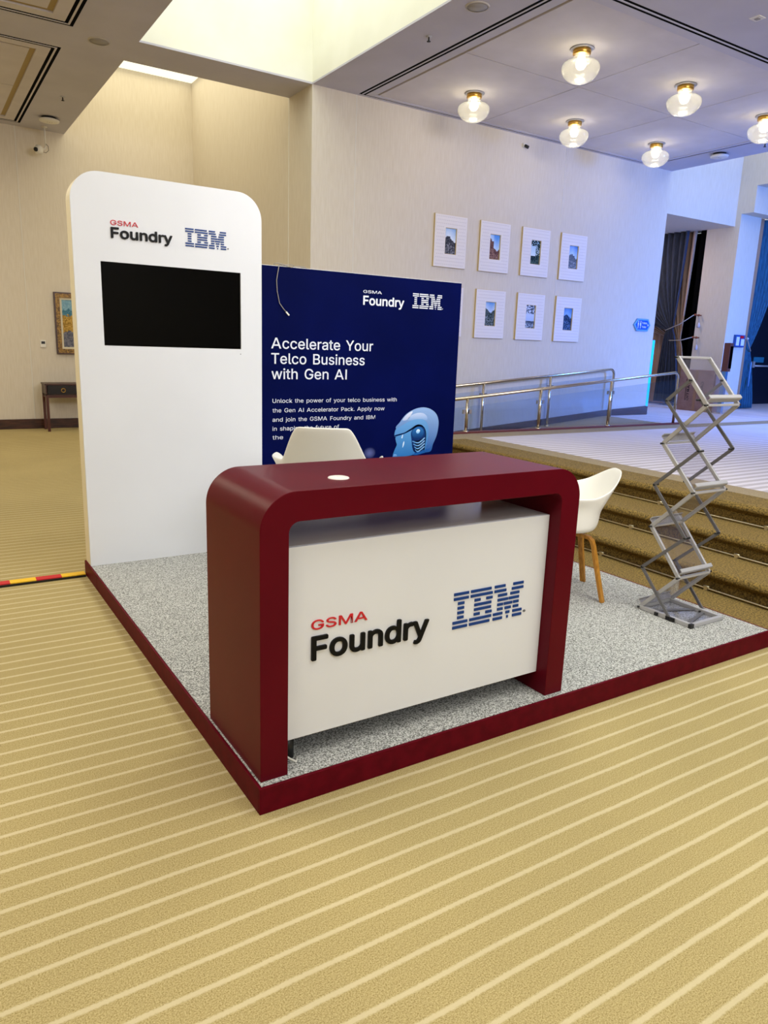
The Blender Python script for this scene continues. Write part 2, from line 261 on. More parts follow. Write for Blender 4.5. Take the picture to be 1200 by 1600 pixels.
# ---------------------------------------------------------------- lettering (outlines of a plain sans alphabet: advance, then bezier points per contour)
GLYPHS = {
 '.': (188, '108 -4 95 -4 83 -4 72 0 63 9 54 18 50 28 50 41 50 54 54 65 63 73 72 82 83 87 95 87 108 87 119 82 128 73 137 65 141 54 141 41 141 28 137 18 128 9 119 0'),
 'A': (480, '39 0 16 0 78 170 140 339 201 509 226 509 251 509 276 509 338 339 401 170 463 0 440 0 418 0 395 0 359 101 323 202 287 302 281 321 273 344 264 372 255 400 245 435 232 478 236 478 241 478 245 478 233 435 222 399 213 371 204 343 196 320 191 302 155 202 120 101 85 0 62 0|197 142 110 142 110 161 110 180 110 199 197 199 283 199 370 199 370 180 370 161 370 142 283 142'),
 'B': (456, '122 0 60 0 60 170 60 339 60 509 120 509 181 509 241 509 276 509 306 503 329 491 352 479 369 462 381 442 392 422 398 399 398 374 398 352 394 334 387 320 379 306 369 294 356 286 344 277 330 271 315 267 315 265 315 264 315 262 331 261 347 255 363 245 379 235 392 221 402 203 413 185 418 163 418 136 418 111 412 87 400 67 388 46 370 30 344 18 319 6 287 0 247 0 184 0|125 115 125 57 165 57 205 57 245 57 284 57 313 65 330 80 347 95 355 114 355 137 355 154 351 170 342 184 334 198 321 209 306 218 290 227 271 231 248 231 207 231 166 231 125 231 125 173|125 341 125 285 162 285 200 285 238 285 257 285 273 289 288 296 303 303 315 313 323 326 332 339 336 355 336 372 336 395 328 414 313 429 297 444 273 452 240 452 202 452 163 452 125 452 125 396'),
 'C': (510, '293 -7 267 -7 223 -7 184 4 150 25 116 46 89 76 70 115 50 154 40 201 40 254 40 308 50 354 70 393 89 432 116 462 150 484 184 505 223 516 267 516 293 516 317 512 340 504 363 497 384 486 402 471 420 457 436 439 448 418 460 398 468 374 473 348 451 348 430 348 408 348 404 366 398 381 389 395 381 408 370 419 357 428 345 438 331 444 315 449 300 454 284 456 267 456 236 456 208 448 184 432 159 417 139 394 125 364 111 334 103 297 103 254 103 211 111 175 125 145 140 115 159 92 184 76 209 61 236 53 267 53 284 53 300 55 315 60 331 65 345 71 357 81 370 90 381 101 389 114 398 128 404 143 408 160 430 160 451 160 473 160 469 135 460 111 448 91 436 70 421 52 402 38 384 23 363 12 341 5 318 -3'),
 'E': (419, '165 0 60 0 60 170 60 339 60 509 164 509 268 509 372 509 372 490 372 471 372 452 290 452 207 452 125 452 125 396 125 341 125 286 202 286 278 286 355 286 355 267 355 248 355 229 278 229 202 229 125 229 125 172 125 114 125 57 208 57 292 57 375 57 375 38 375 19 375 0 270 0'),
 'F': (410, '82 0 60 0 60 170 60 339 60 509 163 509 266 509 369 509 369 490 369 471 369 452 288 452 206 452 125 452 125 394 125 336 125 278 198 278 272 278 346 278 346 259 346 240 346 221 272 221 198 221 125 221 125 147 125 74 125 0 103 0'),
 'G': (520, '309 -7 269 -7 223 -7 184 4 149 25 115 46 88 77 69 116 50 155 40 201 40 254 40 308 50 354 69 393 88 432 115 462 149 484 183 505 221 516 265 516 292 516 317 512 340 504 364 496 385 484 403 469 422 454 437 437 449 416 461 396 470 373 474 349 452 349 430 349 408 349 403 365 396 380 387 393 379 406 368 417 356 427 344 436 330 444 315 448 300 453 283 456 265 456 235 456 208 448 183 432 159 417 139 394 125 364 111 334 103 297 103 254 103 211 111 175 125 145 140 115 159 92 184 76 209 61 237 53 269 53 297 53 323 59 345 71 367 83 384 101 396 123 409 146 415 172 415 202 421 201 428 200 434 199 384 199 333 199 283 199 283 218 283 237 283 256 348 256 413 256 478 256 478 237 478 219 478 200 478 158 469 122 451 91 433 60 408 36 377 19 345 2'),
 'I': (300, '111 0 31 0 31 19 31 38 31 57 60 57 89 57 118 57 118 189 118 320 118 452 89 452 60 452 31 452 31 471 31 490 31 509 111 509 190 509 269 509 269 490 269 471 269 452 240 452 212 452 183 452 183 320 183 189 183 57 212 57 240 57 269 57 269 38 269 19 269 0 190 0'),
 'L': (393, '160 0 60 0 60 170 60 339 60 509 82 509 103 509 125 509 125 358 125 208 125 57 203 57 282 57 361 57 361 38 361 19 361 0 261 0'),
 'M': (628, '81 0 60 0 60 170 60 339 60 509 91 509 121 509 152 509 193 402 235 294 277 187 280 180 284 170 287 159 291 148 295 136 299 123 303 110 307 97 311 84 315 71 319 59 322 49 317 49 312 49 307 49 310 59 314 70 318 83 322 95 326 108 330 121 334 134 338 147 342 158 346 170 349 179 352 187 394 294 435 402 476 509 507 509 537 509 568 509 568 339 568 170 568 0 547 0 525 0 504 0 504 97 504 194 504 291 504 302 504 314 504 327 505 340 505 354 505 369 505 383 506 398 506 413 506 428 507 443 507 457 509 457 511 457 513 457 508 441 503 426 498 409 492 393 487 378 482 363 477 348 472 334 467 322 463 309 459 299 456 291 418 194 380 97 342 0 323 0 305 0 286 0 248 97 209 194 170 291 167 299 163 309 159 321 155 333 150 346 145 361 140 376 135 391 129 408 124 424 118 441 112 457 114 457 117 457 119 457 119 444 120 431 120 416 120 401 121 387 121 372 121 357 121 342 122 328 122 315 122 302 122 291 122 194 122 97 122 0 101 0'),
 'N': (523, '82 0 60 0 60 170 60 339 60 509 85 509 111 509 136 509 205 400 274 291 343 183 349 174 355 164 363 151 370 138 379 123 388 107 396 90 405 73 414 55 411 55 408 54 405 54 403 72 401 90 401 108 400 126 399 142 399 157 399 172 399 185 399 195 399 300 399 404 399 509 420 509 442 509 463 509 463 339 463 170 463 0 438 0 412 0 387 0 325 97 264 193 202 290 194 303 186 316 177 331 169 345 159 362 148 381 137 400 123 424 108 452 111 453 115 453 119 454 120 428 121 405 122 384 123 362 124 344 124 328 125 312 125 300 125 291 125 194 125 97 125 0 103 0'),
 'O': (533, '311 -7 267 -7 223 -7 184 4 150 25 116 46 90 76 70 115 50 154 40 201 40 254 40 308 50 354 70 393 90 432 116 462 150 484 184 505 223 516 267 516 311 516 350 505 384 484 418 462 444 432 464 393 483 354 493 308 493 254 493 201 483 154 464 115 444 76 418 46 384 25 350 4|236 53 267 53 297 53 325 61 349 76 374 91 394 114 408 144 423 174 430 211 430 254 430 298 423 335 408 365 394 395 374 417 349 433 325 448 297 456 267 456 236 456 209 448 184 433 159 417 140 394 125 364 111 334 103 297 103 254 103 211 111 174 125 144 140 114 159 92 184 76 209 61'),
 'P': (445, '82 0 60 0 60 170 60 339 60 509 118 509 177 509 235 509 274 509 307 502 332 487 358 473 377 454 390 430 402 405 409 378 409 348 409 317 402 290 390 265 377 241 358 222 332 207 307 193 274 186 235 186 193 186 151 186 109 186 109 205 109 224 109 242 150 242 191 242 233 242 259 242 281 247 297 256 313 265 325 278 333 294 341 310 344 328 344 348 344 368 341 386 333 402 325 417 313 430 297 439 280 448 259 452 232 452 196 452 160 452 125 452 125 301 125 151 125 0 103 0'),
 'R': (449, '82 0 60 0 60 170 60 339 60 509 119 509 177 509 236 509 275 509 307 502 333 489 359 475 378 457 390 433 403 410 409 382 409 352 409 321 403 295 390 271 378 248 359 230 333 217 307 204 275 198 236 198 189 198 143 198 96 198 96 217 96 236 96 255 142 255 188 255 234 255 260 255 281 259 298 267 314 275 326 286 334 300 341 315 345 332 345 352 345 372 341 390 334 405 326 420 314 431 298 440 281 448 259 452 233 452 197 452 161 452 125 452 125 301 125 151 125 0 103 0|378 0 353 0 312 76 271 153 230 229 254 229 279 229 303 229 344 153 386 76 428 0 403 0'),
 'S': (447, '263 -9 224 -9 187 -9 155 -3 128 9 100 21 79 38 64 60 49 82 40 107 38 137 60 137 82 137 104 137 106 117 112 101 123 88 134 75 149 65 166 59 184 52 203 49 224 49 247 49 268 53 286 60 304 68 319 78 329 92 340 105 346 121 346 139 346 155 341 169 332 179 323 189 311 198 296 205 281 211 264 217 245 222 224 228 204 234 184 239 142 251 109 268 86 289 63 311 52 339 52 372 52 401 60 426 75 448 90 469 111 486 138 498 164 510 194 516 227 516 261 516 290 510 316 498 342 486 362 469 377 449 392 428 400 404 401 378 380 378 358 378 337 378 335 403 323 423 302 437 281 451 256 459 225 459 203 459 184 455 167 448 151 441 138 431 129 418 120 406 115 391 115 376 115 358 120 344 131 334 142 323 154 314 169 308 184 302 199 297 212 293 230 289 247 284 264 279 279 275 295 270 312 264 328 257 344 248 359 238 373 227 385 214 395 198 404 181 408 162 408 139 408 111 401 86 386 64 372 41 351 24 323 11 296 -2'),
 'T': (449, '85 452 32 452 32 471 32 490 32 509 160 509 288 509 417 509 417 490 417 471 417 452 363 452 310 452 257 452 257 301 257 151 257 0 235 0 214 0 193 0 193 151 193 301 193 452 139 452'),
 'U': (517, '299 -8 259 -8 219 -8 184 0 154 15 124 31 101 53 85 80 68 107 60 138 60 173 60 285 60 397 60 509 81 509 103 509 124 509 124 399 124 288 124 178 124 154 130 132 141 113 152 94 167 79 187 68 207 57 231 52 259 52 287 52 311 57 331 68 351 79 366 94 377 113 387 132 393 154 393 178 393 288 393 399 393 509 414 509 436 509 457 509 457 397 457 285 457 173 457 138 449 107 433 80 416 53 393 31 363 15 334 0'),
 'X': (474, '43 0 18 0 84 95 151 190 217 284 217 268 217 252 217 236 155 327 92 418 29 509 54 509 79 509 104 509 129 473 153 437 178 400 188 385 197 372 204 361 211 350 217 340 223 329 229 318 236 306 243 292 240 292 236 292 232 292 239 306 246 318 252 329 258 339 264 350 272 361 279 372 288 385 298 400 323 437 348 473 374 509 398 509 422 509 446 509 384 419 321 329 259 239 259 255 259 271 259 287 324 191 390 96 456 0 431 0 406 0 382 0 352 43 322 86 292 129 283 143 275 155 268 165 262 175 256 185 250 195 244 206 238 217 230 231 235 231 240 231 244 231 238 218 231 207 225 196 219 186 213 176 206 166 199 155 191 143 182 129 152 86 122 43 91 0 67 0'),
 'Y': (472, '225 0 203 0 203 69 203 139 203 208 141 308 79 409 16 509 41 509 66 509 91 509 125 454 159 399 192 344 203 326 213 309 222 292 231 275 240 255 250 230 241 230 232 230 224 230 233 255 242 276 251 293 260 310 270 327 280 344 314 399 347 454 381 509 406 509 430 509 455 509 393 409 330 308 268 208 268 139 268 69 268 0 247 0'),
 'a': (389, '182 -9 160 -9 136 -9 114 -4 94 5 75 14 59 27 48 45 36 62 30 83 30 108 30 130 35 147 43 161 52 175 63 185 78 193 92 201 108 207 125 211 143 215 160 218 178 220 201 223 219 225 234 227 248 228 258 231 265 235 272 239 276 245 276 255 276 255 276 256 276 257 276 272 273 286 267 297 261 308 252 316 240 322 228 328 213 331 196 331 178 331 162 328 149 322 136 317 126 309 118 301 110 292 104 283 100 274 80 280 61 285 41 291 50 314 62 332 79 346 95 360 113 369 133 375 153 381 173 384 194 384 208 384 223 383 239 379 255 376 271 370 286 360 301 351 313 338 322 320 332 303 337 280 337 251 337 168 337 84 337 0 317 0 297 0 277 0 277 17 277 35 277 52 275 52 274 52 272 52 268 43 261 34 252 25 243 15 230 7 215 1 200 -5|155 45 170 45 193 45 212 50 228 59 243 68 255 79 263 93 271 107 276 122 276 138 276 155 276 173 276 190 273 187 268 184 259 182 251 180 242 178 231 176 221 174 210 172 200 171 190 170 182 169 175 168 161 166 147 163 134 159 121 154 111 148 103 139 96 131 92 119 92 105 92 92 95 81 102 72 109 63 118 57 130 52 142 48'),
 'b': (424, '261 -8 229 -8 206 -8 187 -4 172 4 158 12 146 21 138 31 129 42 123 51 118 59 116 59 114 59 112 59 112 39 112 20 112 0 92 0 72 0 53 0 53 170 53 339 53 509 73 509 93 509 114 509 114 446 114 382 114 319 115 319 117 319 118 319 123 327 129 336 137 346 145 356 157 365 171 373 186 381 205 384 229 384 261 384 289 376 313 361 337 345 356 322 370 293 383 263 390 229 390 189 390 149 383 114 370 84 356 55 337 32 313 16 289 0|197 47 220 47 244 47 263 53 279 66 295 78 308 95 316 117 324 138 328 162 328 189 328 216 324 240 316 261 308 282 296 299 280 311 264 324 244 330 220 330 197 330 177 324 161 312 145 300 133 284 125 263 117 242 113 217 113 189 113 161 117 136 125 115 133 94 146 77 162 65 178 53'),
 'c': (396, '226 -8 207 -8 173 -8 143 0 117 16 91 33 71 56 56 85 41 114 34 149 34 187 34 227 41 262 56 291 71 321 91 343 117 360 143 376 173 384 207 384 226 384 243 382 260 377 276 372 292 365 305 356 319 347 330 335 340 322 350 309 357 294 362 277 342 272 322 267 303 262 300 272 296 281 290 289 285 297 278 305 270 311 262 317 253 322 242 325 232 328 220 330 207 330 182 330 161 323 145 310 129 297 116 280 108 258 100 237 96 213 96 187 96 162 100 139 108 117 116 96 129 79 145 66 161 53 182 46 207 46 220 46 232 48 243 52 253 55 263 60 271 66 279 72 286 80 292 89 297 97 301 107 304 117 324 112 343 107 363 102 358 85 351 70 341 56 332 43 320 31 306 21 293 12 277 4 261 -1 244 -6'),
 'd': (424, '219 -8 195 -8 164 -8 136 0 111 16 87 32 68 55 55 84 41 114 34 149 34 189 34 229 41 263 55 293 69 322 88 345 112 361 136 376 164 384 196 384 219 384 238 381 253 373 268 365 279 356 287 346 296 336 302 327 306 319 308 319 309 319 311 319 311 382 311 446 311 509 331 509 351 509 372 509 372 339 372 170 372 0 352 0 332 0 313 0 313 20 313 39 313 59 311 59 309 59 307 59 302 51 295 42 287 31 278 21 267 12 252 4 238 -4|181 47 205 47 227 47 247 53 263 65 279 77 291 94 299 115 308 136 312 161 312 189 312 217 308 242 300 263 292 284 279 300 263 312 247 324 228 330 205 330 181 330 161 324 145 311 129 299 116 282 108 261 100 240 96 216 96 189 96 162 100 138 109 117 117 95 129 78 145 66 161 53'),
 'e': (404, '238 -8 212 -8 175 -8 143 0 117 16 90 33 70 56 56 85 41 114 34 148 34 187 34 226 41 260 55 290 69 319 89 343 115 359 141 376 171 384 205 384 226 384 246 381 266 374 285 367 303 356 319 341 335 326 348 306 357 282 366 258 371 228 371 194 371 186 371 178 371 169 272 169 174 169 75 169 75 187 75 204 75 221 163 221 250 221 338 221 329 215 319 208 310 202 310 227 306 249 298 269 290 288 278 303 263 314 247 325 228 330 205 330 182 330 163 325 146 313 130 302 118 288 109 270 100 251 96 232 96 211 96 200 96 189 96 178 96 150 101 126 110 106 120 87 134 72 151 61 168 51 189 46 212 46 228 46 241 48 254 53 266 57 277 64 285 73 294 82 301 93 306 105 325 101 345 96 365 91 359 71 349 54 335 39 321 24 303 13 283 4 262 -4'),
 'f': (254, '154 379 228 379 228 362 228 344 228 327 154 327 80 327 6 327 6 344 6 362 6 379 80 379|101 0 81 0 81 144 81 288 81 432 81 453 86 471 96 486 106 500 119 511 135 519 152 526 169 530 187 530 201 530 213 529 222 527 232 525 238 523 243 521 238 503 233 486 227 468 224 470 220 471 215 472 210 473 203 474 195 474 176 474 163 469 154 460 146 451 142 437 142 419 142 279 142 140 142 0 121 0'),
 'g': (425, '238 -151 207 -151 179 -151 155 -147 134 -140 113 -132 96 -123 82 -110 69 -98 58 -84 51 -69 67 -60 84 -50 101 -41 107 -49 113 -57 122 -66 130 -75 141 -82 154 -88 168 -94 186 -97 207 -97 238 -97 263 -90 282 -75 302 -60 311 -37 311 -6 311 19 311 44 311 68 310 68 308 68 306 68 301 60 295 51 287 41 278 32 267 23 252 16 238 8 219 5 195 5 164 5 137 12 113 27 88 41 69 62 55 90 41 118 34 152 34 191 34 230 41 264 55 293 69 322 88 345 112 361 137 376 165 384 196 384 220 384 239 381 253 373 268 365 280 356 288 346 297 336 303 327 308 319 309 319 311 319 313 319 313 339 313 359 313 379 333 379 353 379 372 379 372 250 372 121 372 -9 372 -42 365 -69 350 -90 335 -111 316 -126 291 -136 266 -146|181 59 205 59 228 59 248 64 264 75 280 86 292 101 300 121 308 141 312 165 312 193 312 220 308 243 300 264 292 284 280 301 264 312 248 324 228 330 205 330 181 330 161 324 145 312 129 299 117 283 109 262 100 242 96 219 96 193 96 166 100 143 109 123 117 103 129 87 145 76 162 65'),
 'h': (410, '114 249 114 227 114 151 114 76 114 0 93 0 73 0 53 0 53 170 53 339 53 509 73 509 93 509 114 509 114 435 114 361 114 287 110 287 106 287 102 287 114 322 131 347 152 362 174 377 199 384 227 384 253 384 276 379 295 369 315 358 330 342 341 321 352 299 357 273 357 240 357 160 357 80 357 0 337 0 316 0 296 0 296 78 296 157 296 235 296 265 288 288 273 304 258 321 237 329 210 329 192 329 175 325 161 317 146 309 135 298 126 283 118 267'),
 'i': (167, '73 0 53 0 53 126 53 253 53 379 73 379 93 379 114 379 114 253 114 126 114 0 93 0|95 443 84 443 72 443 62 447 54 455 45 462 41 472 41 483 41 494 45 504 54 512 62 520 72 524 84 524 95 524 106 520 114 512 122 504 126 494 126 483 126 472 122 462 114 455 106 447'),
 'j': (167, '53 243 53 379 73 379 93 379 114 379 114 243 114 106 114 -30 114 -53 110 -73 102 -90 93 -107 81 -120 65 -129 48 -138 28 -143 4 -143 -1 -143 -5 -143 -10 -143 -10 -124 -10 -105 -10 -87 -6 -87 -2 -87 2 -87 20 -87 32 -82 40 -72 49 -62 53 -48 53 -29 53 107|95 443 83 443 72 443 62 447 53 455 45 462 41 472 41 483 41 494 45 504 53 512 62 520 72 524 83 524 95 524 105 520 114 512 122 504 126 494 126 483 126 472 122 462 114 455 105 447'),
 'k': (381, '132 158 110 137 110 162 110 187 110 212 113 212 117 212 121 212 175 268 230 323 284 379 310 379 335 379 360 379 301 319 243 259 184 199 182 199 179 199 177 199 155 178|73 0 53 0 53 170 53 339 53 509 73 509 93 509 114 509 114 339 114 170 114 0 93 0|320 0 294 0 245 62 197 124 148 186 162 200 177 214 191 229 252 152 312 76 372 0 346 0'),
 'l': (189, '147 -2 139 -2 110 -2 88 5 74 20 60 35 53 57 53 84 53 226 53 367 53 509 73 509 93 509 114 509 114 372 114 235 114 99 114 81 116 69 120 62 125 55 133 52 146 52 152 52 157 52 160 53 164 53 167 54 170 54 173 37 177 20 181 3 175 1 169 0 162 -1 154 -2'),
 'n': (410, '114 249 114 227 114 151 114 76 114 0 93 0 73 0 53 0 53 126 53 253 53 379 72 379 92 379 112 379 112 349 112 318 112 287 109 287 106 287 102 287 114 322 131 347 152 362 174 377 199 384 227 384 253 384 276 379 295 369 314 358 330 342 341 321 352 299 357 273 357 240 357 160 357 80 357 0 337 0 316 0 296 0 296 78 296 157 296 235 296 265 288 288 273 304 258 321 237 329 210 329 192 329 175 325 161 317 146 309 135 298 126 283 118 267'),
 'o': (415, '242 -8 207 -8 173 -8 143 0 117 16 91 33 71 56 56 85 41 114 34 149 34 187 34 227 41 262 56 291 71 321 91 343 117 360 143 376 173 384 207 384 242 384 273 376 299 360 325 343 345 321 359 291 374 262 381 227 381 187 381 149 374 114 359 85 345 56 325 33 299 16 273 0|182 46 207 46 233 46 254 53 270 66 287 79 299 96 307 117 315 139 319 162 319 187 319 213 315 236 307 258 299 280 287 297 270 310 254 323 233 330 207 330 182 330 161 323 145 310 129 297 116 280 108 258 100 237 96 213 96 187 96 162 100 139 108 117 116 96 129 79 145 66 161 53'),
 'p': (424, '73 -143 53 -143 53 31 53 205 53 379 72 379 92 379 112 379 112 359 112 339 112 319 114 319 116 319 118 319 123 327 129 336 137 346 145 356 157 365 171 373 186 381 205 384 229 384 261 384 289 376 313 361 337 345 356 322 370 293 383 263 390 229 390 189 390 149 383 114 370 84 356 55 337 32 313 16 289 0 261 -8 229 -8 206 -8 187 -4 173 4 158 12 146 21 138 31 130 42 123 51 118 59 117 59 115 59 114 59 114 -8 114 -76 114 -143 93 -143|197 47 220 47 244 47 263 53 279 66 295 78 308 95 316 117 324 138 328 162 328 189 328 216 324 240 316 261 308 282 296 299 280 311 264 324 244 330 220 330 197 330 177 324 161 312 145 300 133 284 125 263 117 242 113 217 113 189 113 161 117 136 125 115 133 94 146 77 162 65 178 53'),
 'r': (259, '73 0 53 0 53 126 53 253 53 379 72 379 92 379 112 379 112 360 112 340 112 321 113 321 114 321 115 321 122 340 135 355 152 367 170 379 190 385 213 385 218 385 223 385 229 384 235 384 240 384 243 384 243 363 243 343 243 322 242 323 237 323 230 324 223 325 215 326 207 326 189 326 173 322 159 315 145 307 134 297 126 284 118 270 114 255 114 237 114 158 114 79 114 0 93 0'),
 's': (365, '211 -8 182 -8 156 -8 133 -4 112 3 92 11 75 23 62 38 49 53 40 72 36 94 55 98 74 102 94 107 99 86 109 70 124 60 139 50 158 45 181 45 208 45 229 51 244 62 260 74 268 87 268 103 268 116 263 127 254 136 245 144 231 151 212 155 191 160 170 165 149 170 115 178 89 191 72 208 55 225 47 247 47 274 47 296 53 315 65 332 77 348 94 361 115 370 136 380 160 384 187 384 213 384 235 380 254 372 272 365 287 353 299 339 310 325 319 309 324 290 305 286 287 281 268 277 263 292 255 304 243 316 230 327 212 333 187 333 165 333 146 327 131 317 116 306 109 293 109 277 109 263 114 252 124 243 134 235 150 228 172 223 191 218 210 214 229 209 264 201 290 188 306 171 323 154 331 133 331 107 331 84 325 64 312 47 300 30 282 16 260 6 237 -3'),
 't': (227, '138 379 204 379 204 362 204 344 204 327 138 327 72 327 6 327 6 344 6 362 6 379 72 379|65 345 65 471 85 471 106 471 126 471 126 347 126 222 126 98 126 81 129 69 136 61 143 54 154 50 170 50 174 50 179 50 185 51 191 52 197 53 202 54 206 36 209 19 213 2 207 0 200 -2 192 -3 184 -4 176 -4 168 -4 136 -4 110 4 92 21 74 38 65 62 65 93 65 219'),
 'u': (410, '211 -5 182 -5 157 -5 134 0 115 11 95 21 80 37 69 59 58 80 53 107 53 139 53 219 53 299 53 379 73 379 93 379 114 379 114 301 114 222 114 144 114 114 121 91 137 75 152 58 173 50 200 50 218 50 235 54 249 62 264 70 275 81 283 97 292 112 296 131 296 153 296 228 296 304 296 379 316 379 337 379 357 379 357 253 357 126 357 0 337 0 318 0 298 0 298 31 298 61 298 92 301 92 304 92 307 92 295 57 279 32 257 17 235 2'),
 'w': (567, '158 0 138 0 99 126 61 253 23 379 44 379 66 379 87 379 103 324 118 269 133 214 140 191 147 165 154 137 161 108 168 76 175 41 172 41 168 41 165 41 172 75 179 106 186 135 193 163 199 190 206 214 221 269 237 324 252 379 273 379 295 379 316 379 332 324 347 269 362 214 368 190 375 164 382 136 388 107 395 76 402 41 399 41 395 41 391 41 399 75 406 107 413 135 420 164 427 190 434 214 449 269 465 324 480 379 502 379 523 379 545 379 506 253 468 126 429 0 409 0 389 0 368 0 352 57 335 114 319 172 314 189 309 207 305 225 300 243 295 261 291 280 286 299 281 318 277 338 281 338 286 338 291 338 286 319 281 299 277 280 272 261 267 243 263 225 258 206 253 189 248 172 231 114 215 57 199 0 178 0'),
 'y': (389, '51 -140 47 -139 52 -121 57 -103 61 -86 65 -86 68 -87 71 -87 83 -90 94 -91 104 -89 114 -87 122 -82 130 -74 138 -66 145 -53 151 -36 155 -24 159 -13 163 -1 114 126 66 252 17 379 40 379 62 379 84 379 111 305 138 230 165 155 174 132 181 109 187 87 193 64 199 42 206 21 198 21 191 21 184 21 190 42 196 64 202 87 209 110 216 132 224 155 251 230 278 305 305 379 327 379 349 379 371 379 316 234 260 88 204 -58 196 -78 187 -94 177 -107 166 -120 153 -129 139 -136 125 -142 109 -145 91 -145 81 -145 72 -144 65 -143 57 -142'),
 '®': (463, '259 118 231 118 204 118 179 123 154 134 130 144 109 158 91 177 73 195 59 216 48 240 38 264 33 290 33 317 33 344 38 370 48 394 59 418 73 439 91 457 109 475 130 490 154 500 179 510 204 516 231 516 259 516 285 510 309 500 333 490 354 475 372 457 390 439 405 418 415 394 425 370 430 344 430 317 430 290 425 264 415 240 405 216 390 195 372 177 354 158 333 144 309 134 285 123|204 166 231 166 259 166 285 173 307 187 330 200 348 218 362 241 375 264 382 289 382 317 382 345 375 370 362 393 348 415 330 434 307 447 285 461 259 467 231 467 204 467 179 461 156 447 133 434 115 415 101 393 88 370 81 345 81 317 81 289 88 264 101 241 115 218 133 200 156 187 179 173|288 226 273 226 258 254 243 283 228 312 243 312 258 312 273 312 288 283 304 254 319 226 303 226|175 226 161 226 161 287 161 348 161 409 192 409 222 409 253 409 261 409 270 407 279 402 288 398 296 391 302 383 308 374 311 363 311 350 311 337 308 325 302 316 295 307 287 299 278 295 268 290 259 287 250 287 228 287 207 287 185 287 185 298 185 308 185 319 203 319 221 319 239 319 245 319 251 321 257 327 264 332 267 340 267 350 267 361 263 368 257 372 251 376 245 378 239 378 227 378 215 378 203 378 203 327 203 276 203 226 189 226'),
}
CAPH = max(float(q) for q in GLYPHS['I'][1].split('|')[0].split()[3::6])/1000
_k = int(CAPH*1000); _a, _b = 70, 70+int(CAPH*130)
GLYPHS['I'] = (_b+70, ' '.join('%d %d %d %d %d %d' % (x, y, x, y, x, y) for x, y in ((_a, 0), (_b, 0), (_b, _k), (_a, _k))))
_c = lambda P: ' '.join('%d %d %d %d %d %d' % ((round(x*_k), round(y*_k))*3) for x, y in P)
GLYPHS['A'] = (_k+20, _c([(.02, 0), (.165, 0), (.255, .25), (.735, .25), (.825, 0), (.97, 0), (.57, 1), (.42, 1)])+'|'+_c([(.30, .37), (.69, .37), (.495, .885)]))
def text_polys(s, track=0, seg=3):
    x = 0; polys = []
    for i, ch in enumerate(s):
        if ch == ' ': x += .28; continue
        adv, data = GLYPHS[ch]
        cont = []
        for c in data.split('|'):
            v = [int(q)/1000 for q in c.split()]; pts = [v[k:k+6] for k in range(0, len(v), 6)]; out = []
            for a in range(len(pts)):
                p, q = pts[a], pts[(a+1) % len(pts)]
                p0, p1, p2, p3 = (p[2], p[3]), (p[4], p[5]), (q[0], q[1]), (q[2], q[3])
                # a straight side keeps only its corner
                cr = abs((p1[0]-p0[0])*(p3[1]-p0[1])-(p1[1]-p0[1])*(p3[0]-p0[0]))+abs((p2[0]-p0[0])*(p3[1]-p0[1])-(p2[1]-p0[1])*(p3[0]-p0[0]))
                k = 1 if cr < 2e-5 else seg
                for j in range(k):
                    t = j/k; m = 1-t
                    out.append((m**3*p0[0]+3*m*m*t*p1[0]+3*m*t*t*p2[0]+t**3*p3[0]+x, m**3*p0[1]+3*m*m*t*p1[1]+3*m*t*t*p2[1]+t**3*p3[1]))
            cont.append(out)
        polys.append((ch, cont)); x += adv/1000+track
    return polys
def flat_obj(name, contours, m, parent, M, depth, bold=0):
    if bold > 0:
        q = bold*.72; cop = [flat_obj(name, [[(u+dx, v+dy) for u, v in c] for c in contours], m, None, M, depth+k*2e-5)
                             for k, (dx, dy) in enumerate(((-q, -q), (q, -q), (-q, q), (q, q), (-bold, 0), (bold, 0), (0, bold), (0, -bold)))]
        return join_flat(cop, name, m, parent)
    """a plate cut to the contours (u right, v up), mapped by matrix M, thickness depth; bold grows the outline"""
    cu = bpy.data.curves.new(name, 'CURVE'); cu.dimensions = '2D'; cu.fill_mode = 'BOTH'; K = 60.0; cu.extrude = depth/2*K; cu.offset = 0
    for c in contours:
        sp = cu.splines.new('POLY'); sp.points.add(len(c)-1); sp.use_cyclic_u = True
        for i, (u, v) in enumerate(c): sp.points[i].co = (u*K, v*K, 0, 1)
    tmp = bpy.data.objects.new('tmp', cu); col.objects.link(tmp)
    me = bpy.data.meshes.new_from_object(tmp.evaluated_get(bpy.context.evaluated_depsgraph_get()))
    bpy.data.objects.remove(tmp); bpy.data.curves.remove(cu)
    me.name = name; me.transform(M @ Matrix.Translation((0, 0, depth/2)) @ Matrix.Scale(1/K, 4)); me.materials.clear(); me.materials.append(m)
    o = bpy.data.objects.new(name, me); col.objects.link(o); o.parent = parent; return o
def join_flat(parts, name, m, parent):
    bm = bmesh.new()
    for p in parts:
        bm.from_mesh(p.data); me = p.data; bpy.data.objects.remove(p); bpy.data.meshes.remove(me)
    me = bpy.data.meshes.new(name); bm.to_mesh(me); bm.free(); me.materials.append(m)
    o = bpy.data.objects.new(name, me); col.objects.link(o); o.parent = parent; return o
def face_matrix(x, y, z):          # a plate standing on a surface that faces -Y
    return Matrix.Translation((x, y, z)) @ Matrix.Rotation(math.radians(90), 4, 'X')
